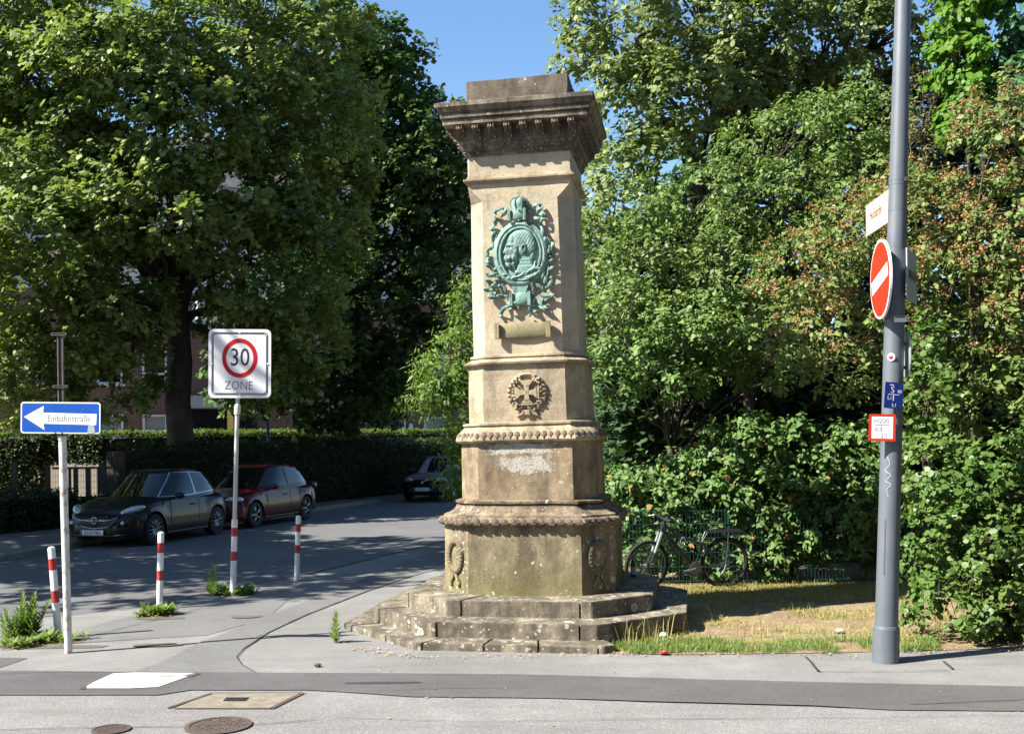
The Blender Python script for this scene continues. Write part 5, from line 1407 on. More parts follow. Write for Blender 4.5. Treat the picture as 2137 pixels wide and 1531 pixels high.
for x in (-160, -60, 30, 130, 240, 420, 620, 760, 885): 
    window(x, x + 70, 470, 540)
# entrance with canopy
bp_('entrance_canopy', fx(405), fx(520), fz(852, 500), fz(828, 500), -1.4, .3, M['slabgrey'])
bp_('entrance_glass', fx(410), fx(560), .2, fz(853, 500), .22, .32, M['pane'])
bp_('entrance_door', fx(868), fx(887), .2, fz(850, 880), .20, .31, plain('grey front door', (.12, .12, .13), .5)); bp_('door_frame', fx(887), fx(889.5), .1, fz(848, 880), .15, .31, M['frame'])
blob('wall_lamp', (fx(903) - fx(300), .22, fz(888, 900)), (.11, .08, .17), M['frame'], bd)
bp_('white_balcony', fx(430), fx(545), fz(690, 500), fz(635, 500), -1.2, .3, M['render'])
# unseen house row added behind the camera to cut sky fill light
op = empty('unseen_terrace', (0, -15, 0), label='unseen brick house row across the street, added to block sky light', cat='building')
box('brick_wall', (0, -5, 6.5), (70, 10, 13), M['brick'], op); box('roof', (0, -5, 14.0), (71, 8, 2), M['roof'], op)
for k in range(-8, 9):
    for z in (1.9, 5.0, 8.1, 11.2):
        w_o = box('window', (k * 3.6, .03, z), (1.3, .08, 1.6), M['frame'], op); box('pane', (k * 3.6, .075, z), (1.12, .02, 1.42), M['pane'], w_o)
# ================================================================== small things near the gate
M['court'] = plain('sunlit paved court', (.46, .40, .30), .9, var=.15, scale=3)  # lighter base colour stands in for sun on the court
cb_ = sheet('paved_court', [Vector((-20, 29.5, 0)), Vector((-13.5, 29.5, 0)), Vector((-14, 47, 0)), Vector((-26, 47, 0))], .11, M['court'])
M['anth'] = plain('dark grey metal', (.012, .016, .02), .5, .2, bump=.1)
M['palew'] = plain('pale low garden wall', (.34, .30, .23), .8, var=.1)
gw = tag(box('garden_wall', (-16.6, 40, .85), (7, .25, 1.5), M['palew']), 'pale low wall in the court beyond the dark gate', 'garden wall')
g0 = G(112, 1112); g1 = G(228, 1092)
gy = 27.2
gx0, gx1 = uv(108, 1000)[0] * gy / F, uv(232, 1000)[0] * gy / F
gate = empty('garden_gate', ((gx0 + gx1) / 2, gy, .1), label='dark metal gate with wide bars and wire mesh left of the grey car', cat='gate')
for k, px in enumerate((146, 158, 184, 206, 216)):
    w = (.05, .10, .12, .06, .12)[k]
    box('bar', (uv(px, 1000)[0] * gy / F - (gx0 + gx1) / 2, 0, .68), (w, .05, 1.35), M['anth'], gate)
for z in (.08, .62, 1.34): box('rail', (0, .03, z), (gx1 - gx0, .04, .05), M['anth'], gate)
bm = bmesh.new()
for k in range(24): tube(bm, [(gx0 - (gx0 + gx1) / 2 + k * (gx1 - gx0) / 23, .06, .05), (gx0 - (gx0 + gx1) / 2 + k * (gx1 - gx0) / 23, .06, 1.3)], .004, 4)
for k in range(9): tube(bm, [(-(gx1 - gx0) / 2, .06, .1 + k * .15), ((gx1 - gx0) / 2, .06, .1 + k * .15)], .004, 4)
o = obj('wire_mesh', bm, M['anth'], gate); o['kind'] = 'stuff'
for px, nm in ((30, 'dark square fence post at the far left above the low hedge'),):
    q0 = uv(px, 1000)[0] * 24.8 / F; tag(box('fence_post', (q0, 24.8, .85), (.09, .09, 1.6), M['anth']), nm, 'fence post')
# blue and yellow posts beyond the hedge
q0 = W(563, 905, 33); bsg = empty('blue_post', (q0.x, 33, 0), label='dark blue slanting post standing behind the clipped hedge', cat='post'); tub('post', [(0.06, 0, 0), (0, 0, 1.2), (-.07, 0, 2.65)], .05, M['dblue'], bsg, 10); box('post_cap', (-.07, 0, 2.66), (.12, .12, .05), M['anth'], bsg)
q0 = W(482, 868, 40); yb = empty('yellow_box', (q0.x, 40, 0), label='narrow yellow box on a thin post behind the 30 zone sign post', cat='post box')
box('box', (0, 0, 2.85), (.22, .2, .9), plain('yellow paint', (.20, .15, .02), .5), yb); tub('post', [(0, 0, 0), (0, 0, 2.4)], .03, M['anth'], yb, 8)
q0 = W(614, 925, 34); ol = empty('garden_light', (q0.x, 34, 0), label='small orange pointed garden lantern peeping over the hedge', cat='lantern')
bm = bmesh.new(); tube(bm, [(0, 0, 1.78), (0, 0, 1.84), (0, 0, 2.0), (0, 0, 2.12), (0, 0, 2.2)], [.05, .11, .12, .06, .01], 14); obj('lantern_body', bm, plain('orange plastic', (.75, .36, .04), .5), ol, True); tub('post', [(0, 0, 0), (0, 0, 1.79)], .025, M['anth'], ol, 8)

# ================================================================== GREEN MESH FENCE behind the bicycle
M['fgreen'] = plain('dark green fence wire', (.018, .085, .062), .5, .2, bump=0)
fyy = 15.45
fx0, fx1 = 1.25, 5.6
fen = empty('mesh_fence', ((fx0 + fx1) / 2, fyy, 0), label='dark green welded mesh fence behind the bicycle, half grown over by leaves', cat='fence')
mid = (fx0 + fx1) / 2
for x in (1.42, 3.0, 5.5): pst = box('post', (x - mid, .03, .53), (.05, .05, 1.1), M['fgreen'], fen); box('cap', (x - mid, .03, 1.09), (.056, .056, .02), M['fgreen'], pst)
for z in (.06, .26, .46, .66, .86, 1.04):
    for dy in (-.006, .006): box('rail_wire', (0, dy, z), (fx1 - fx0, .007, .009), M['fgreen'], fen)
wm_ = bmesh.new(); bx(wm_, (0, 0, 0), (.006, .006, 1.06)); wme = bpy.data.meshes.new('upright_wire'); wm_.to_mesh(wme); wm_.free(); wme.materials.append(M['fgreen'])
for k in range(int((fx1 - fx0) / .05)):
    o = link('upright_wire', wme, None, fen); o.location = (fx0 + .025 + k * .05 - mid, 0, .54)
# ================================================================== VEGETATION
def nrm(a): return a / (np.linalg.norm(a, axis=-1, keepdims=True) + 1e-9)
T_OVATE = (np.array([(0, 0, 0), (.32, .30, -.07), (.70, .22, -.10), (1, 0, -.12), (.70, -.22, -.10), (.32, -.30, -.07)]), [(0, 1, 2, 3), (0, 3, 4, 5)])
T_NARROW = (np.array([(0, 0, 0), (.35, .15, -.04), (1, 0, -.16), (.35, -.15, -.04)]), [(0, 1, 2), (0, 2, 3)])
T_DIAM = (np.array([(0, 0, 0), (.42, .34, -.08), (1, 0, -.06), (.42, -.34, -.08)]), [(0, 1, 2), (0, 2, 3)])
T_ROUND = (np.array([(0, 0, 0), (.25, .36, -.05), (.65, .36, -.09), (1, 0, -.10), (.65, -.36, -.09), (.25, -.36, -.05)]), [(0, 1, 2, 3), (0, 3, 4, 5)])
T_PLANE = (np.array([(0, 0, 0), (.0, .38, -.08), (.30, .22, -.03), (.54, .52, -.15), (1.0, 0, -.15), (.54, -.52, -.15), (.30, -.22, -.03), (.0, -.38, -.08)]),
           [(0, 1, 2), (2, 3, 4), (0, 2, 4, 6), (4, 5, 6), (0, 6, 7)])
def leaves_mesh(name, pos, adir, nor, size, tmpl, m, parent=None, kind=None):
    tv, tf = tmpl; n = len(pos); k = len(tv)
    a = nrm(adir); s = nrm(np.cross(nor, a)); nn = np.cross(a, s)
    V = pos[:, None, :] + size[:, None, None] * (tv[None, :, 0:1] * a[:, None] + tv[None, :, 1:2] * s[:, None] + tv[None, :, 2:3] * nn[:, None])
    V = V.reshape(-1, 3)
    base = (np.arange(n) * k)[:, None]
    # faces grouped per leaf, mixed sizes
    flat = np.concatenate([np.array(f) for f in tf]); F_ = (base + flat[None, :]).ravel()
    cnt = np.tile([len(f) for f in tf], n)
    o = mesh_np(name, V, F_, cnt, m, parent)
    if kind: o['kind'] = kind
    return o
def fib(n):
    i = np.arange(n) + .5; ph = np.arccos(1 - 2 * i / n); th = math.pi * (1 + 5 ** .5) * i
    return np.stack([np.cos(th) * np.sin(ph), np.sin(th) * np.sin(ph), np.cos(ph)], 1)
def pb(px, py, Y, rx, rz, ry):
    c = W(px, py, Y); return (np.array(c), np.array((rx * Y / F, ry, rz * Y / F)))
def sprays(blobs, density, sub_r, per_sub, back_cull=.75, r0=.5, seed=1, low_cut=.1, gap=0.0):
    """clump centres on the blobs, then spray starts on each clump"""
    g = np.random.default_rng(seed); P, O = [], []; subs = []
    for c, r in blobs:
        area = 4 * math.pi * (np.prod(r) ** (2 / 3)); n = max(8, int(area * density))
        d = nrm(fib(n) + g.normal(0, .16, (n, 3)))
        d = d[d[:, 1] < back_cull]
        q = c + d * r * g.uniform(r0, 1.0, (len(d), 1))
        k = g.uniform(size=len(d)) > gap; q, d = q[k], d[k]
        # drop clumps buried deep inside another blob
        keep = np.ones(len(q), bool)
        for c2, r2 in blobs:
            if c2 is c: continue
            keep &= ~((((q - c2) / r2) ** 2).sum(1) < .07)
        q, d = q[keep], d[keep]; subs.append(q)
        for i in range(len(q)):
            e = nrm(g.normal(0, 1, (per_sub, 3)) + d[i] * .9 + np.array((0, 0, .25)))
            sr = sub_r * g.uniform(.6, 1.25)
            P.append(q[i] + e * sr * g.uniform(.35, 1.05, (per_sub, 1)) * np.array((1.15, 1.15, .8))); O.append(nrm(e + d[i] * .5))
    P = np.concatenate(P); O = np.concatenate(O)
    k = P[:, 2] > low_cut
    return P[k], O[k], np.concatenate(subs)
def leafset(name, P, O, nleaf, Ls, size, tmpl, m, parent, seed=2, droop=.15, flat=.9, outw=.5, jit=.5, svar=.36, sunb=.8, kind=None, sidef=1.0):
    g = np.random.default_rng(seed); n = len(P)
    ax = nrm(O + g.normal(0, .45, (n, 3)) + np.array((0, 0, -droop)))
    side = nrm(np.cross(ax, np.array((0, 0, 1.0)) + g.normal(0, .25, (n, 3))))
    pos, ad, no = [], [], []
    SV = -np.array(L)
    for j in range(nleaf):
        t = (j + .5) / nleaf; s = 1 if j % 2 else -1
        p = P + ax * Ls * (t - .3) + g.normal(0, Ls * .10, (n, 3))
        a = ax * .55 + side * s * sidef + g.normal(0, jit, (n, 3)) + np.array((0, 0, -droop * 1.2))
        u = np.array((0, 0, flat * .55)) + O * outw * .7 + SV * sunb + g.normal(0, .42, (n, 3))
        pos.append(p); ad.append(a); no.append(u)
    pos = np.concatenate(pos); ad = np.concatenate(ad); no = np.concatenate(no)
    sz = size * (1 + g.normal(0, svar, len(pos))).clip(.45, 1.7)
    return leaves_mesh(name, pos, ad, no, sz, tmpl, m, parent, kind)
M['bark'] = plain('grey brown bark', (.085, .068, .052), .9, var=.35, scale=5, bump=1.0)
M['planebark'] = plain('flaking plane tree bark', (.06, .05, .038), .85, var=.3, scale=2.5, bump=.8, dirt=(.30, .26, .19), dirt_amt=.35)
M['twig'] = plain('thin brown twigs', (.10, .07, .045), .9, bump=.3)
def branches(name, base, fork, targets, r0, m, parent, seed=3, sub=None, nsub=0, sub_r=.02, rtip=.03):
    g = random.Random(seed); bm = bmesh.new(); base, fork = Vector(base), Vector(fork)
    if sub is not None and len(sub) > 40:
        targets = [t for t in targets if (Vector(t) - fork).length > 1.0][2:] + [fork.lerp(Vector(sub[g.randrange(len(sub))]), .86) for _ in range(10)]
    n_ = 7; P = [base.lerp(fork, i / (n_ - 1)) + noise.noise_vector(Vector((i * .9, seed, 0))) * r0 * .35 * (0 < i < n_ - 1) for i in range(n_)]
    tube(bm, P, [r0 * (1.3 if i == 0 else 1.0 - .32 * i / n_) for i in range(n_)], 14)
    trunk = obj('trunk', bm, m, parent, True)
    bm = bmesh.new(); seg = []
    for t in targets:
        t = Vector(t); st_ = base.lerp(fork, g.uniform(.80, 1.0)); d = t - st_
        k = 7; pts = []
        for i in range(k):
            u = i / (k - 1); p = st_.lerp(t, u) + Vector((0, 0, d.length * .16 * math.sin(math.pi * u) * (1 if d.z < d.length * .5 else .3))) + noise.noise_vector(Vector((i * 1.1, t.x, t.z))) * d.length * .06 * (0 < i)
            pts.append(p)
        rr = [max(min(rtip, r0 * .12), r0 * .30 * (1 - u * .85)) for u in np.linspace(0, 1, k)]
        tube(bm, pts, rr, 8); seg += [(pts[i], rr[i]) for i in range(2, k)]
    if sub is not None and len(seg):
        idx = list(range(len(sub))); g.shuffle(idx)
        S_ = np.array([tuple(p) for p, _ in seg])
        for i in idx[:nsub]:
            q_ = sub[i]; j = int(np.argsort(((S_ - q_) ** 2).sum(1))[g.randrange(min(5, len(S_)))]); a = seg[j][0]; b_ = Vector(q_)
            mdl = a.lerp(b_, .5) + noise.noise_vector(b_) * (b_ - a).length * .2
            k_ = min(1, r0 / .25) * sub_r; tube(bm, [a, mdl, b_], [k_ * 1.6, k_, k_ * .4], 5, False)
    o = obj('branches', bm, m, parent, True)
    o['kind'] = 'stuff'
    return trunk

L_PLANE = leafmat('plane tree leaf', (0.06, 0.105, 0.028), (0.22, 0.275, 0.08), .34, tip=(0.28, 0.32, 0.12), spec=.3)
L_DARK = leafmat('dark tree leaf', (.022, .05, .022), (.06, .10, .038), .22)
L_MID = leafmat('mid green tree leaf', (.03, .065, .02), (.085, .135, .04), .26)
L_LIME = leafmat('linden leaf', (0.075, 0.12, 0.04), (0.22, 0.265, 0.10), .28, tip=(0.27, 0.30, 0.14))
L_CORNEL = leafmat('shrub leaf', (0.055, 0.11, 0.03), (0.17, 0.235, 0.065), .28, tip=(0.15, 0.20, 0.055))
L_LAYER = leafmat('layered shrub leaf', (0.06, 0.13, 0.035), (0.17, 0.25, 0.07), .3, tip=(0.24, 0.28, 0.11))
L_VINE = leafmat('climber leaf', (0.045, 0.11, 0.03), (0.15, 0.225, 0.065), .28, dead=(0.390, 0.169, 0.039))
L_BROWN = leafmat('olive shrub leaf', (0.065, 0.12, 0.03), (0.20, 0.25, 0.075), .28, tip=(0.17, 0.20, 0.06))
L_HEDGE = leafmat('clipped hedge leaf', (.014, .03, .009), (.04, .06, .014), .2)  # dark leaf colour carries the hedges' deep shade
L_HTOP = leafmat('sunlit hedge top leaf', (0.05, 0.09, 0.015), (0.10, 0.15, 0.03), .35)  # lighter copy, sun on the hedge top put into the leaf colour
L_ASH = leafmat('ash leaf', (0.06, 0.12, 0.02), (0.14, 0.205, 0.04), .36)
L_IVY = leafmat('bright climber leaf', (0.05, 0.13, 0.012), (0.12, 0.225, 0.025), .38)
L_BLUEG = leafmat('bluish ivy leaf', (0.026, 0.091, 0.039), (0.065, 0.156, 0.065), .25)
L_WEED = leafmat('weed leaf', (0.09, 0.16, 0.04), (0.20, 0.27, 0.08), .35)
L_GRASS = leafmat('grass blade', (.13, .19, .04), (.32, .32, .10), .35, rough=.6)
L_DRY = leafmat('dry grass blade', (.24, .19, .07), (.42, .35, .15), .3, rough=.8)

def tree(name, label, cat, blobs, base, fork, dens, sub_r, per_sub, nleaf, Ls, size, tmpl, m, r0=.3, bark='bark', seed=1, nsub=60, group=None, gap=0, cull=.75, r0c=.5, **kw):
    base = Vector(base); e = empty(name, base, label=label, cat=cat, group=group)
    P, O, subs = sprays(blobs, dens, sub_r, per_sub, cull, r0=r0c, seed=seed, gap=gap)
    off = np.array(base)
    o = leafset('crown', P - off, O, nleaf, Ls, size, tmpl, m, e, seed=seed + 1, **kw)
    o['kind'] = 'stuff'
    branches('branches', (0, 0, -.1), Vector(fork) - base, [c - off for c, r in blobs], r0, M[bark], e, seed, subs - off, nsub)
    return e, P, O

# ---- the big plane tree on the left
PL = [pb(*a) for a in ((330, 220, 30.3, 430, 370, 4.4), (320, 250, 28.2, 200, 130, 2.4), (330, 210, 30.6, 220, 170, 2.2), (340, 120, 28.6, 110, 80, 1.5), (170, 170, 28.5, 190, 130, 2.4), (90, 480, 26.2, 120, 90, 1.7), (90, 420, 28.3, 220, 170, 2.6), (300, 440, 27.8, 190, 95, 1.9), (100, 630, 28.6, 190, 100, 2.0), (60, 770, 29, 120, 60, 1.4), (275, 740, 29.3, 50, 80, .9), (565, 560, 30.5, 150, 170, 2.5), (540, 770, 30.5, 90, 80, 1.4),
      (640, 330, 31.5, 140, 250, 2.8), (610, 40, 31.5, 150, 170, 2.6), (20, 60, 29, 160, 170, 2.5), (180, 690, 28.8, 150, 80, 1.5), (40, 830, 29, 110, 50, 1.2), (250, 640, 28.2, 100, 60, 1.3), (230, 820, 29.5, 80, 50, 1), (470, 650, 31.2, 50, 45, .9), (630, 700, 31.5, 80, 80, 1.5))]
tb = W(378, 935, 30.5); tb = (tb.x, 30.5, 0)
pt1, _, _ = tree('plane_tree', 'big plane tree with dark forked trunk behind the hedge, sunlit on its left side', 'tree', PL, tb, W(368, 590, 30.3), 1.1, .48, 17, 8, .40, .13, T_PLANE, L_PLANE, .40, 'planebark', 11, 150, cull=.7, r0c=.62, sunb=1.1, outw=.8)
bm = bmesh.new()
f0 = W(370, 600, 30.3) - Vector(tb)
tube(bm, [f0 + Vector((0, 0, -.6)), W(395, 585, 30.1) - Vector(tb), W(418, 555, 29.9) - Vector(tb), W(430, 500, 29.8) - Vector(tb)], [.26, .17, .15, .12], 10)
tube(bm, [W(365, 720, 30.3) - Vector(tb), W(345, 665, 30) - Vector(tb), W(322, 620, 29.7) - Vector(tb), W(290, 560, 29.3) - Vector(tb)], [.13, .10, .08, .05], 8)
tube(bm, [f0, W(345, 560, 30.2) - Vector(tb), W(350, 480, 30.2) - Vector(tb)], [.26, .22, .17], 10)
tube(bm, [W(480, 420, 30) - Vector(tb), W(560, 432, 28.6) - Vector(tb), W(640, 445, 28.2) - Vector(tb)], [.09, .055, .03], 7)
obj('limb', bm, M['planebark'], pt1, True)
# ---- dark tree nearer the monument
DK = [pb(*a) for a in ((700, 200, 38, 170, 190, 3.5), (800, 190, 37.5, 85, 120, 2.5), (860, 300, 37, 75, 120, 2.4), (720, 430, 38, 160, 150, 3.2), (895, 400, 36.5, 60, 110, 2), (640, 640, 36, 150, 110, 2.8), (770, 660, 36.5, 100, 110, 2.6), (680, 810, 36, 150, 85, 2.4), (560, 790, 35.5, 110, 70, 2), (800, 800, 36, 60, 90, 2), (920, 560, 36, 45, 60, 1.5), (780, 110, 38, 45, 60, 1.5), (930, 300, 37.5, 60, 90, 1.5), (940, 480, 37.5, 55, 80, 1.5), (900, 640, 37, 60, 60, 1.5), (820, 500, 37, 100, 110, 2), (850, 740, 36.5, 60, 60, 1.5))]
tree('dark_tree', 'tall dark green tree between the plane tree and the monument, mostly in shade', 'tree', DK, (W(735, 900, 37.6).x, 37.6, 0), W(735, 600, 37.6), .78, .58, 18, 8, .44, .165, T_PLANE, L_MID, .32, 'bark', 21, 130, gap=.05)
# ---- trees left of the frame whose shade falls on the side road
SH = [(np.array((-12.8, 14.8, 8.6)), np.array((3.4, 3.6, 2.2))), (np.array((-11.6, 16.9, 9.4)), np.array((2.7, 3.0, 1.9))), (np.array((-15.2, 16.4, 8.8)), np.array((3.2, 3.0, 2.2))), (np.array((-9.7, 15.9, 10.2)), np.array((1.9, 2.3, 1.3)))]
tree('shade_tree', 'dark tree whose leaves show in the top left corner of the photo', 'tree', SH, (-14.2, 14.6, 0), (-13.6, 14.6, 5.6), .95, .55, 13, 7, .42, .17, T_DIAM, L_DARK, .3, 'bark', 31, 60, cull=2)
SH2 = [(np.array((-14.6, 20.3, 6.4)), np.array((3.2, 3.0, 1.9))), (np.array((-13.6, 23.4, 6.4)), np.array((1.9, 2.6, 1.7))), (np.array((-12.3, 20.9, 5.6)), np.array((1.6, 1.9, 1.2))), (np.array((-16.2, 23.4, 6.5)), np.array((3, 3, 2.2)))]
tree('shade_tree', 'low spreading tree beyond the left edge that shades the parked cars', 'tree', SH2, (-15.4, 22.4, 0), (-15.2, 22.4, 4.5), 1.3, .5, 14, 7, .42, .17, T_DIAM, L_PLANE, .25, 'bark', 41, 60, cull=2)

# ---- light ash-like tree behind the monument's left side
AS = [pb(*a) for a in ((930, 770, 22, 50, 46, .8), (985, 740, 22, 60, 60, .9), (1010, 830, 22, 60, 40, .9), (900, 815, 21.6, 26, 30, .5), (975, 620, 23, 22, 40, .6), (975, 900, 21, 14, 30, .3), (968, 985, 20.5, 14, 50, .25))]
tree('ash_tree', 'young light green tree with feathery leaves showing at the left side of the monument', 'tree', AS, (W(1075, 900, 22.5).x, 22.5, 0), W(1060, 800, 22.4), 2.6, .28, 14, 12, .42, .13, T_NARROW, L_ASH, .08, 'bark', 51, 50, droop=.45, gap=.1)

# ---- right side
LI = [pb(*a) for a in ((1300, 60, 21.5, 95, 100, 2), (1330, 230, 21, 110, 120, 2), (1470, 40, 22, 150, 130, 2.4), (1440, 190, 21.5, 110, 100, 2), (1600, 60, 22.5, 150, 120, 2.4), (1560, 200, 22.5, 110, 90, 1.8), (1750, 60, 22.5, 140, 120, 2.2), (1300, 420, 20.5, 95, 130, 1.8), (1720, -120, 23, 200, 150, 2.5), (1420, -130, 23, 210, 110, 2.5), (1900, 40, 23, 130, 160, 2.2), (1250, 560, 20.5, 70, 110, 1.5), (1215, 90, 21.5, 26, 60, .8))]
tree('linden_tree', 'tall linden with pale yellowish flower tufts rising behind the monument on the right', 'tree', LI, (W(1500, 900, 22.5).x, 22.5, 0), W(1500, 380, 22.5), 1.35, .42, 19, 9, .30, .095, T_ROUND, L_LIME, .26, 'bark', 61, 130, droop=.25)
CO = [pb(*a) for a in ((1640, 290, 17.8, 150, 80, 1.4), (1760, 260, 17.5, 120, 90, 1.4), (1480, 420, 17.6, 130, 80, 1.4), (1620, 430, 17.3, 150, 80, 1.4), (1360, 520, 17.4, 110, 80, 1.3), (1520, 560, 17.0, 150, 80, 1.3), (1300, 640, 17.2, 110, 80, 1.3), (1800, 420, 17.2, 140, 110, 1.4), (1250, 520, 17.6, 60, 80, 1), (1700, 560, 16.8, 120, 100, 1.2), (1440, 660, 16.8, 130, 70, 1.2), (1600, 700, 16.8, 130, 90, 1.2))]
tree('cornel_shrub', 'broad mounded green shrub filling the middle right behind the lawn', 'shrub', CO, (W(1560, 900, 17.6).x, 17.6, 0), W(1560, 620, 17.6), 2.8, .26, 15, 8, .22, .066, T_OVATE, L_CORNEL, .10, 'bark', 71, 130, droop=.4)
LA = [pb(*a) for a in ((1290, 640, 16.2, 100, 24, .8), (1400, 680, 16.0, 120, 24, .8), (1310, 730, 16.0, 110, 22, .8), (1500, 700, 16.2, 90, 26, .8), (1260, 800, 16.0, 60, 30, .7), (1380, 790, 16.1, 110, 30, .8), (1600, 770, 16.6, 70, 36, .7), (1440, 640, 16.4, 70, 16, .6), (1560, 640, 16.4, 50, 16, .6))]
tree('layered_dogwood', 'dogwood shrub with flat yellow-green tiers of leaves right of the monument', 'shrub', LA, (W(1400, 900, 16.9).x, 16.9, 0), W(1400, 900, 16.9), 4.6, .19, 12, 8, .22, .076, T_OVATE, L_LAYER, .07, 'bark', 81, 90, droop=.3, flat=1.3, gap=.12)
VI = [pb(*a) for a in ((1330, 1010, 16.2, 70, 45, .5), (1450, 990, 16.1, 90, 50, .5), (1560, 930, 16.0, 100, 70, .5), (1680, 960, 15.9, 110, 90, .5), (1790, 960, 15.9, 90, 100, .5), (1590, 1040, 15.7, 120, 70, .35), (1720, 1090, 15.65, 120, 90, .35), (1830, 1080, 15.6, 80, 110, .35), (1500, 1000, 15.9, 90, 60, .4), (1600, 1150, 15.6, 70, 50, .28), (1480, 1130, 15.75, 90, 70, .2), (1350, 1120, 15.8, 60, 80, .22), (1390, 1040, 15.8, 80, 40, .2), (1290, 1010, 16.0, 30, 30, .3), (1540, 1190, 15.6, 70, 26, .2), (1330, 1170, 15.85, 50, 50, .12), (1420, 1180, 15.85, 60, 40, .12), (1450, 1080, 15.85, 60, 50, .12))]
tree('climber_hedge', 'thick wall of broad-leaved climber growing over the green mesh fence', 'hedge', VI, (W(1650, 1000, 16.2).x, 16.2, 0), (W(1650, 1000, 16.2).x, 16.2, .8), 12, .145, 11, 7, .17, .076, T_OVATE, L_VINE, .05, 'twig', 91, 160, droop=.55, outw=1.2, flat=.5, gap=.1)
BR = [pb(*a) for a in ((2030, 330, 13.6, 130, 90, .9), (1900, 440, 13.6, 110, 80, .9), (2080, 480, 13.3, 120, 110, .9), (1780, 480, 13.8, 90, 70, .8), (1690, 560, 13.9, 90, 70, .8), (1830, 580, 13.5, 110, 90, .8), (1720, 680, 13.7, 90, 80, .8), (1640, 650, 13.9, 60, 60, .6), (1980, 600, 13.3, 100, 80, .8), (1760, 780, 13.9, 70, 50, .6), (2090, 240, 13.8, 80, 60, .8), (2140, 640, 12.9, 90, 90, .8), (1960, 730, 13.2, 60, 50, .6), (2030, 700, 13.4, 110, 80, .8), (2080, 850, 13.3, 90, 70, .7), (1940, 830, 13.5, 60, 60, .6), (2060, 560, 13.3, 100, 80, .8), (2120, 800, 12.9, 70, 60, .6))]
e_br, P_br, O_br = tree('fruiting_shrub', 'tall arching shrub covered in brown seed clusters at the right edge', 'shrub', BR, (W(1990, 900, 14.2).x, 14.2, 0), (W(1990, 900, 14.2).x, 14.2, 2.2), 4.6, .22, 12, 7, .19, .062, T_OVATE, L_BROWN, .07, 'bark', 101, 150, droop=.4, gap=.12)
# brown seed clusters
g = np.random.default_rng(5); off = np.array(e_br.location)
mask = (P_br[:, 2] > 3.0) & (O_br[:, 1] < .5); cand = P_br[mask]; oo = O_br[mask]
pick = g.choice(len(cand), 800, replace=False)
cen = np.repeat(cand[pick] + oo[pick] * .10, 22, 0) + g.normal(0, .032, (800 * 22, 3))
L_SEED = leafmat('brown seed cluster', (0.15, 0.075, 0.035), (0.37, 0.20, 0.09), .15, rough=.8)
leaves_mesh('seed_clusters', cen - off, g.normal(0, 1, cen.shape), g.normal(0, 1, cen.shape), g.uniform(.018, .034, len(cen)), T_ROUND, L_SEED, e_br, 'stuff')
# clipped hedge at the right edge
def boxvol(x0, x1, y0, y1, z0, z1, n, seed, front=.6):
    g = np.random.default_rng(seed); P = np.stack([g.uniform(x0, x1, n), g.uniform(y0, y1, n), g.uniform(z0, z1, n)], 1); O = np.zeros((n, 3))
    f = g.choice(3, n, p=(front, 1 - front - .12, .12))
    lump = lambda a, b_: .14 * np.sin(a * 3.1 + 1) * np.cos(b_ * 2.7) + .07 * np.sin(a * 7 + b_ * 5)
    w = g.exponential(.07, n)
    P[:, 1] = np.where(f == 0, y0 + w + lump(P[:, 0], P[:, 2]), P[:, 1]); P[:, 0] = np.where(f == 1, x0 + w + lump(P[:, 1], P[:, 2]), P[:, 0]); P[:, 2] = np.where(f == 2, z1 - w, P[:, 2])
    O[f == 0] = (0, -1, .1); O[f == 1] = (-1, 0, .1); O[f == 2] = (0, 0, 1)
    return P, O
HB = [pb(*a) for a in ((1985, 1270, 11.3, 80, 75, .5), (2090, 1250, 11.3, 90, 85, .5), (1965, 1130, 11.6, 80, 90, .5), (2070, 1120, 11.3, 100, 90, .5), (1950, 980, 11.9, 70, 90, .5), (2060, 990, 11.6, 100, 60, .5), (1930, 830, 12.3, 50, 90, .5), (2140, 1000, 11.3, 70, 140, .5), (1915, 720, 12.6, 36, 60, .4), (2200, 1200, 11.2, 100, 130, .5))]
tree('privet_hedge', 'dense glossy hedge bush at the right edge reaching down to the path', 'hedge', HB, (W(2080, 1000, 12.2).x, 12.2, 0), (W(2080, 1000, 12.2).x, 12.2, 1.2), 15, .14, 10, 7, .14, .054, T_ROUND, leafmat('glossy hedge leaf', (.04, .10, .018), (.11, .17, .04), .28, rough=.4, tip=(.13, .17, .04)), .06, 'twig', 111, 200, droop=.35, outw=1.1, flat=.5, gap=.12)
# bright climber column and bluish ivy, top right
tree('climber_column', 'vivid light green climber hanging in a column at the top right corner', 'climber', [pb(*a) for a in ((2010, 20, 15.6, 50, 90, .6), (2000, 130, 15.5, 48, 70, .6), (2020, 210, 15.4, 44, 60, .5), (1995, 250, 15.4, 26, 34, .4), (2020, -120, 15.8, 60, 100, .6))], (W(2030, 900, 16.2).x, 16.2, 0), W(2020, 200, 16.2), 7, .16, 14, 7, .2, .085, T_ROUND, L_IVY, .03, 'bark', 121, 40, droop=.7, outw=1.2, flat=.4)
tree('ivy_tree', 'blue green ivy-clad tree in the extreme top right corner', 'tree', [pb(*a) for a in ((2110, 60, 15.6, 60, 110, .8), (2100, 200, 15.2, 50, 80, .6), (2200, 120, 15.8, 90, 160, .9))], (W(2180, 900, 16.4).x, 16.4, 0), W(2160, 200, 16.4), 5, .18, 14, 7, .2, .085, T_ROUND, L_BLUEG, .03, 'bark', 131, 40, droop=.6, outw=1.2, flat=.4)
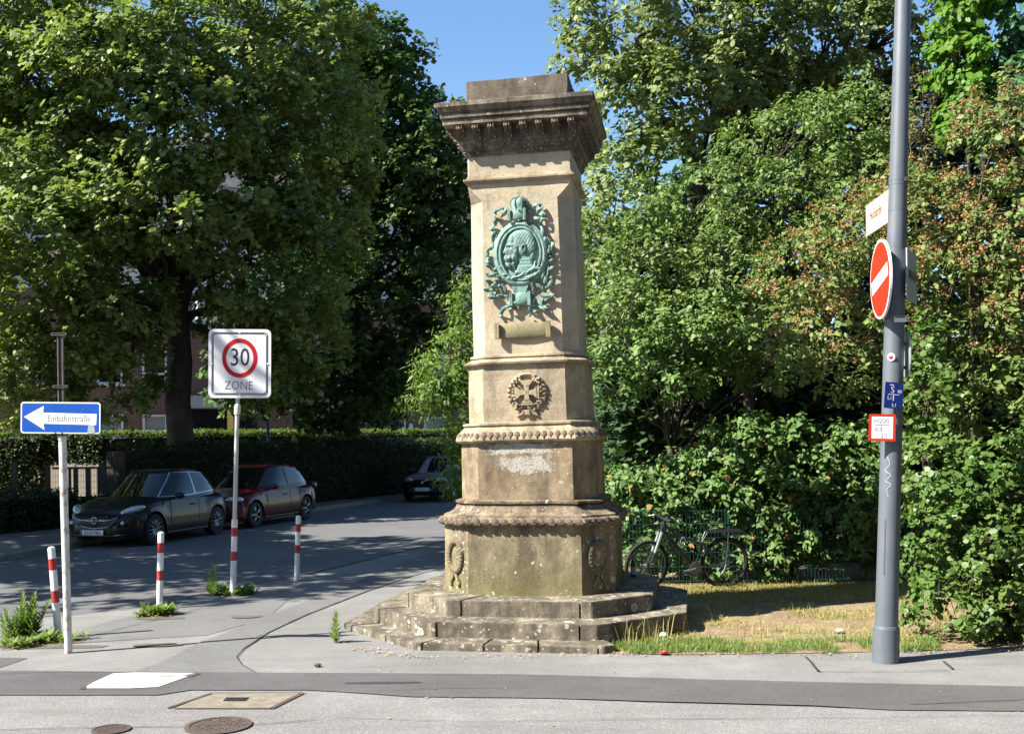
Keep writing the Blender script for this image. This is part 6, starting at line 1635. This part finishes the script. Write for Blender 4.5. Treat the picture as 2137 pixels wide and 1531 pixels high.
tree('dry_shrub', 'straggly brownish half-dead bush behind the upper part of the lamp post', 'shrub', [pb(*a) for a in ((1930, 210, 16.3, 55, 80, .5), (1900, 310, 16.2, 50, 60, .5))], (W(1930, 900, 16.6).x, 16.6, 0), W(1930, 420, 16.6), 5, .2, 10, 6, .22, .07, T_NARROW, leafmat('dull olive leaf', (.07, .075, .035), (.17, .15, .07), .2), .06, 'twig', 141, 140)
# mass of trees beyond
g = np.random.default_rng(77); n = 7500
P = np.stack([g.uniform(1.6, 22, n), g.uniform(23.5, 27, n), g.uniform(0, 1, n)], 1); P[:, 2] = P[:, 2] * (6.5 + 3.5 * np.clip((P[:, 0] - 2.5) / 3, 0, 1))
O = np.tile((0, -.8, .5), (n, 1)).astype(float)
wd = leafset('woodland', P, O, 6, .7, .34, T_DIAM, L_DARK, None, 78, kind='stuff'); tag(wd, 'dark mass of trees closing the view far behind the shrubs on the right', 'woodland')
g = np.random.default_rng(83); n = 5000  # unseen growth, added to keep sky light off the monument's right side
P = np.stack([g.uniform(6.8, 10.5, n), g.uniform(6.5, 14.5, n), g.uniform(0, 6.5, n)], 1)
wd = leafset('unseen_thicket', P, np.tile((-.8, -.3, .5), (n, 1)).astype(float), 6, .6, .2, T_DIAM, L_DARK, None, 84, kind='stuff'); tag(wd, 'thicket continuing along the path off to the right, added to block sky light', 'thicket')
g = np.random.default_rng(79); n = 4200
P = np.stack([g.uniform(1.4, 9.5, n), g.uniform(17.8, 19.6, n), g.uniform(0, 3.6, n)], 1)
wd = leafset('undergrowth', P, np.tile((0, -.8, .5), (n, 1)).astype(float), 6, .4, .17, T_DIAM, L_DARK, None, 80, kind='stuff'); tag(wd, 'dark undergrowth in the shade behind the climber hedge', 'undergrowth')

# ---- hedges along the side road
def hedge(name, label, pts, h, w, z0, n, size, m, mtop, ntop, seed, core=True):
    pts = [Vector((*p, 0)) for p in pts]; e = empty(name, pts[0], label=label, cat='hedge'); g = np.random.default_rng(seed)
    ln = [(b_ - a).length for a, b_ in zip(pts[:-1], pts[1:])]; tot = sum(ln)
    PP, OO, TP, TO = [], [], [], []
    bm = bmesh.new()
    for a, b_, l in zip(pts[:-1], pts[1:], ln):
        d = (b_ - a).normalized(); nn = Vector((d.y, -d.x, 0)); k = int(n * l / tot)
        if nn.y > 0 and abs(nn.y) > .2: pass
        t = g.uniform(0, l, k); z = z0 + g.uniform(0, 1, k) * (h - z0); wv = g.exponential(.05, k) - .03 + .05 * np.sin(t * 2.3) * np.cos(z * 3)
        PP.append(np.array(a) + t[:, None] * np.array(d) + (w / 2 - wv)[:, None] * np.array(nn) + np.stack([0 * t, 0 * t, z], 1)); OO.append(np.tile(np.array(nn) + (0, 0, .15), (k, 1)))
        k = int(ntop * l / tot); t = g.uniform(0, l, k); s = g.uniform(-w / 2, w / 2, k)
        TP.append(np.array(a) + t[:, None] * np.array(d) + s[:, None] * np.array(nn) + np.stack([0 * t, 0 * t, h + g.normal(0, .03, k) + .025 * np.sin(t * 3)], 1)); TO.append(np.tile((0, 0, 1.0), (k, 1)))
        bx(bm, a.lerp(b_, .5) + Vector((0, 0, (z0 + h) / 2 - .04)), (l + .1, w - .22, h - z0 - .12), Matrix.Rotation(math.atan2(d.y, d.x), 3, 'Z'))
    off = np.array(pts[0])
    for v in bm.verts: v.co -= pts[0]
    obj('twigs', bm, M['twigd'], e)
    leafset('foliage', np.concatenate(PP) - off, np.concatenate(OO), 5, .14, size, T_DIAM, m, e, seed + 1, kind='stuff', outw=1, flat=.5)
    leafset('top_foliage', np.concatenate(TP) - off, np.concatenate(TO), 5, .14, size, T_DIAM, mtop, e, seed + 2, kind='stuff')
M['twigd'] = plain('dark twigs', (.018, .016, .011), .95, bump=.3)
hx = lambda px, Y: uv(px, 905)[0] * Y / F
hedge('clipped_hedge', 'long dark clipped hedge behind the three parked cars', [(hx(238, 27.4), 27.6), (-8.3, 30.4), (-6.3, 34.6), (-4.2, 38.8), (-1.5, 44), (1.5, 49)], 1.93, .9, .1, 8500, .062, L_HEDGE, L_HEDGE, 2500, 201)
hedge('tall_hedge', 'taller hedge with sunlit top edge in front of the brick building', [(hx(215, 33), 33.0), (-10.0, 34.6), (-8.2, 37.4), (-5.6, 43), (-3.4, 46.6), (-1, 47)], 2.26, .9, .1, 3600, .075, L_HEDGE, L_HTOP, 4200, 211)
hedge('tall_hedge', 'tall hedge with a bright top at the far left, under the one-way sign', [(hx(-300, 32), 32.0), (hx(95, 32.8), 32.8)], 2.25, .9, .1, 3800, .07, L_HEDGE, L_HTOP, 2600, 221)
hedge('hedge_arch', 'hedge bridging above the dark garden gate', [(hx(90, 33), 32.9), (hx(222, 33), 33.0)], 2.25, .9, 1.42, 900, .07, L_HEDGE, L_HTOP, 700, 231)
hedge('low_hedge', 'low dark hedge at the far left kerb beside the parked grey car', [(-16, 20.6), (hx(0, 24.4), 24.3), (hx(140, 26), 26.0)], .92, .7, .1, 3200, .06, L_HEDGE, L_HEDGE, 1200, 241)
hedge('low_hedge', 'short low hedge between the gate and the tall clipped hedge', [(hx(150, 26.3), 26.3), (hx(240, 27.2), 27.4)], .62, .5, .1, 900, .06, L_HEDGE, L_HEDGE, 400, 251)

# ================================================================== GRASS, WEEDS, LITTER
def blades(name, P, hmin, hmax, m, seed, label, cat, w=.0035, lean=1.0, parent=None):
    g = np.random.default_rng(seed); n = len(P); h = g.uniform(hmin, hmax, n)
    a = g.uniform(0, 2 * math.pi, n); d = np.stack([np.cos(a), np.sin(a), 0 * a], 1); s = np.stack([-np.sin(a), np.cos(a), 0 * a], 1)
    ln = g.uniform(.1, lean, n)
    up = np.array((0, 0, 1.0))
    p1 = P + d * (h * ln * .35)[:, None] + up * (h * .6)[:, None]; p2 = P + d * (h * ln)[:, None] + up * (h * (1 - ln * .3))[:, None]
    W_ = (w * g.uniform(.6, 1.4, n))[:, None]
    V = np.stack([P - s * W_, P + s * W_, p1 + s * W_ * .8, p1 - s * W_ * .8, p2], 1).reshape(-1, 3)
    b_ = (np.arange(n) * 5)[:, None]; Fc = (b_ + np.array([0, 1, 2, 3, 3, 2, 4])[None]).ravel()
    o = mesh_np(name, V, Fc, np.tile([4, 3], n), m, parent)
    if parent is None: tag(o, label, cat)
    o['kind'] = 'stuff'; return o
def scatter(poly_px, n, seed, z=.006):
    g = np.random.default_rng(seed); poly = np.array([tuple(G(x, y))[:2] for x, y in poly_px]); lo, hi = poly.min(0), poly.max(0); out = []
    while len(out) < n:
        p = g.uniform(lo, hi); c = False; j = len(poly) - 1
        for i in range(len(poly)):
            if (poly[i, 1] > p[1]) != (poly[j, 1] > p[1]) and p[0] < (poly[j, 0] - poly[i, 0]) * (p[1] - poly[i, 1]) / (poly[j, 1] - poly[i, 1]) + poly[i, 0]: c = not c
            j = i
        if c: out.append((p[0], p[1], z))
    return np.array(out)
def thin(P, sc, th, seed):
    k = np.array([noise.noise(Vector((p[0] * sc + seed, p[1] * sc, 0))) for p in P]); return P[k > th]
allp = [(1290, 1225), (1900, 1212), (2000, 1300), (1960, 1350), (1430, 1362), (1280, 1362), (1430, 1300)]
P = thin(scatter(allp, 15000, 1), 1.6, .02, 3); P = np.concatenate([P, scatter([(1380, 1230), (1900, 1213), (1900, 1240), (1500, 1262), (1420, 1258)], 7000, 2)])
blades('dry_grass', P, .02, .065, L_DRY, 4, 'short yellow dry grass covering the trodden lawn beside the monument', 'grass', .003, 2.2)
P = thin(scatter(allp, 5000, 21), 2.2, .12, 7); P = np.concatenate([P, scatter([(1380, 1232), (1880, 1214), (1880, 1228), (1500, 1250)], 900, 22)])
blades('green_grass', P, .04, .11, L_GRASS, 5, 'patchy green grass growing through the dry lawn', 'grass', .003, 1.6)
P = np.concatenate([scatter([(1275, 1352), (1320, 1338), (1500, 1336), (1520, 1364), (1300, 1366)], 2600, 31), scatter([(1500, 1340), (1820, 1335), (1820, 1364), (1500, 1365)], 2200, 32), scatter([(1890, 1340), (1960, 1335), (1960, 1358), (1880, 1362)], 900, 33)])
P = thin(P, 2.6, -.22, 5); blades('edge_grass', P, .025, .10, L_WEED, 6, 'lush green grass fringe along the path edge at the foot of the steps', 'grass', .0032, 1.7)
P = np.concatenate([scatter([(1290, 1345), (1400, 1335), (1400, 1360), (1290, 1362)], 34, 34), scatter([(1340, 1330), (1620, 1320), (1600, 1340)], 20, 35)])
blades('tall_stalks', P, .18, .42, L_DRY, 7, 'pale dry seed stalks sticking up beside the bottom step', 'dry grass', .0035, .7)
P = np.concatenate([scatter([(1600, 1235), (1880, 1235), (1900, 1340), (1700, 1340)], 700, 36)]); blades('low_tufts', thin(P, 1.2, .15, 2), .05, .16, L_WEED, 8, 'few green tufts on the bare earth left of the lamp post', 'grass')

def weed(name, label, spots, seed, cat='weed'):
    """spots: (dx, dy, height, kind, count)"""
    g = np.random.default_rng(seed); c = spots[0]; base = G(c[0], c[1]); e = empty(name, base, label=label, cat=cat)
    bm = bmesh.new(); pos, ad, no, sz = [], [], [], []; pos2, ad2, no2, sz2 = [], [], [], []
    for (px, py, h, kind, cnt) in spots:
        b0 = G(px, py) - base
        for _ in range(cnt):
            p0 = np.array(b0) + np.array((g.normal(0, .06), g.normal(0, .05), 0)); H = h * g.uniform(.7, 1.1)
            if kind == 'tall':
                tipv = p0 + np.array((g.normal(0, .06), g.normal(0, .05), H)); tube(bm, [Vector(p0), Vector((p0 + tipv) / 2) + Vector((g.normal(0, .01), 0, 0)), Vector(tipv)], [.006, .005, .002], 5)
                k = int(H * 190)
                for i in range(k):
                    t = (i + 4) / (k + 4); a = i * 2.4; pos.append(p0 + (tipv - p0) * t); ad.append((math.cos(a), math.sin(a), .7 + t)); no.append((-math.cos(a), -math.sin(a), 1.2)); sz.append(.11 * (1.15 - .75 * t) * g.uniform(.8, 1.2))
            else:
                k = 12
                for i in range(k):
                    a = g.uniform(0, 6.28); u = g.uniform(.15, 1.3); pos2.append(p0 + np.array((0, 0, g.uniform(0, H * .35)))); ad2.append((math.cos(a), math.sin(a), u)); no2.append((-math.cos(a) * u, -math.sin(a) * u, 1)); sz2.append(H * g.uniform(.5, 1.0))
    if len(bm.verts): obj('stems', bm, plain('green stem', (.12, .2, .05), .7, bump=0), e)['kind'] = 'stuff'
    else: bm.free()
    if pos: leaves_mesh('leaves', np.array(pos), np.array(ad), np.array(no), np.array(sz), T_NARROW, L_WEED, e, 'stuff')
    if pos2: leaves_mesh('rosette_leaves', np.array(pos2), np.array(ad2), np.array(no2), np.array(sz2), (T_OVATE[0] * np.array((1, .42, 1)), T_OVATE[1]), L_WEED, e, 'stuff')
weed('weed', 'tall bushy green weeds around the foot of the one-way sign and the leaning bollard', [(60, 1335, .50, 'tall', 9), (30, 1340, .34, 'tall', 7), (75, 1345, .17, 'low', 9), (100, 1340, .18, 'low', 7), (130, 1337, .14, 'low', 7), (45, 1350, .16, 'low', 10), (155, 1335, .12, 'low', 6), (15, 1350, .12, 'low', 5)], 1)
weed('weed', 'low leafy tuft round the foot of the middle bollard', [(325, 1284, .19, 'low', 12), (305, 1286, .14, 'low', 6), (345, 1282, .17, 'low', 8)], 2)
weed('weed', 'upright spiky weed with low leaves at the foot of the 30 zone sign post', [(437, 1240, .42, 'tall', 2), (458, 1240, .2, 'low', 7), (475, 1243, .16, 'low', 8), (505, 1242, .16, 'low', 8), (520, 1238, .2, 'low', 4), (440, 1243, .14, 'low', 4)], 3)
weed('weed', 'single upright weed at the left end of the bottom step', [(706, 1339, .30, 'tall', 1), (704, 1341, .08, 'low', 2)], 4)
weed('weed', 'little sprigs growing on the left of the pedestal', [(900, 1262, .12, 'low', 2)], 5)
# fallen leaves and grit: countless small bits
g = np.random.default_rng(9)
def line_sc(pix, n, sp, seed, z=.02):
    g = np.random.default_rng(seed); P = [np.array(G(x, y)) for x, y in pix]; out = []
    for _ in range(n):
        i = g.integers(len(P) - 1); p = P[i] + (P[i + 1] - P[i]) * g.uniform(); out.append(p + np.array((g.normal(0, sp), g.normal(0, sp), 0)))
    o = np.array(out); o[:, 2] = z; return o
LP = np.concatenate([line_sc([(740, 1352), (870, 1374), (1290, 1366), (1820, 1368), (2137, 1356)], 420, .05, 1), line_sc([(0, 1352), (170, 1340)], 150, .08, 2), line_sc([(290, 1290), (350, 1286)], 70, .08, 3), line_sc([(470, 1245), (530, 1245)], 50, .08, 4), line_sc([(0, 1175), (215, 1133), (440, 1104)], 200, .12, 5, .012), scatter([(1920, 1300), (2137, 1290), (2137, 1352), (1940, 1355)], 260, 6, .03), scatter([(1430, 1250), (1900, 1230), (1900, 1350), (1500, 1350)], 700, 7, .012), scatter([(300, 1380), (2100, 1380), (2137, 1520), (0, 1525)], 50, 8, .02)])
n = len(LP); L_DEAD = leafmat('fallen leaf', (.16, .09, .04), (.45, .30, .16), .1, rough=.85)
lf = leaves_mesh('fallen_leaves', LP, np.stack([g.normal(0, 1, n), g.normal(0, 1, n), g.normal(0, .1, n)], 1), np.stack([g.normal(0, .35, n), g.normal(0, .35, n), np.ones(n)], 1), g.uniform(.012, .036, n), T_OVATE, L_DEAD, None, 'stuff'); tag(lf, 'dry fallen leaves and bits along the path edges and weeds', 'leaf litter')
def crumple(name, pos, r, m, label, seed, flat=.6):
    bm = bmesh.new(); bmesh.ops.create_icosphere(bm, subdivisions=3, radius=r)
    for v in bm.verts: v.co += noise.noise_vector(v.co * (2.2 / r) + Vector((seed, 0, 0))) * r * .55; v.co.z *= flat
    return tag(obj(name, bm, m, None, loc=pos), label, 'litter')
p = G(1385, 1334); crumple('crumpled_paper', (p.x, p.y, .05), .04, M['white'], 'crumpled white paper caught in the grass right of the steps', 1)
p = G(1403, 1340); crumple('paper_cup', (p.x, p.y, .05), .028, plain('red white paper', (.7, .25, .2), .6), 'small red and white scrap beside the crumpled paper', 2, .4)
p = G(1385, 1366); crumple('red_wrapper', (p.x, p.y, .03), .045, plain('red foil', (.6, .05, .05), .4), 'red wrapper lying at the path edge below the grass tuft', 3, .35)
p = G(1752, 1322); crumple('white_scrap', (p.x, p.y, .04), .04, M['white'], 'white scrap lying on the bare earth of the lawn', 4, .3)
p = G(663, 1391); crumple('brown_clod', (p.x, p.y, .02), .03, plain('brown clod', (.18, .10, .05), .9), 'small brown clod on the pavement left of the steps', 5, .5)
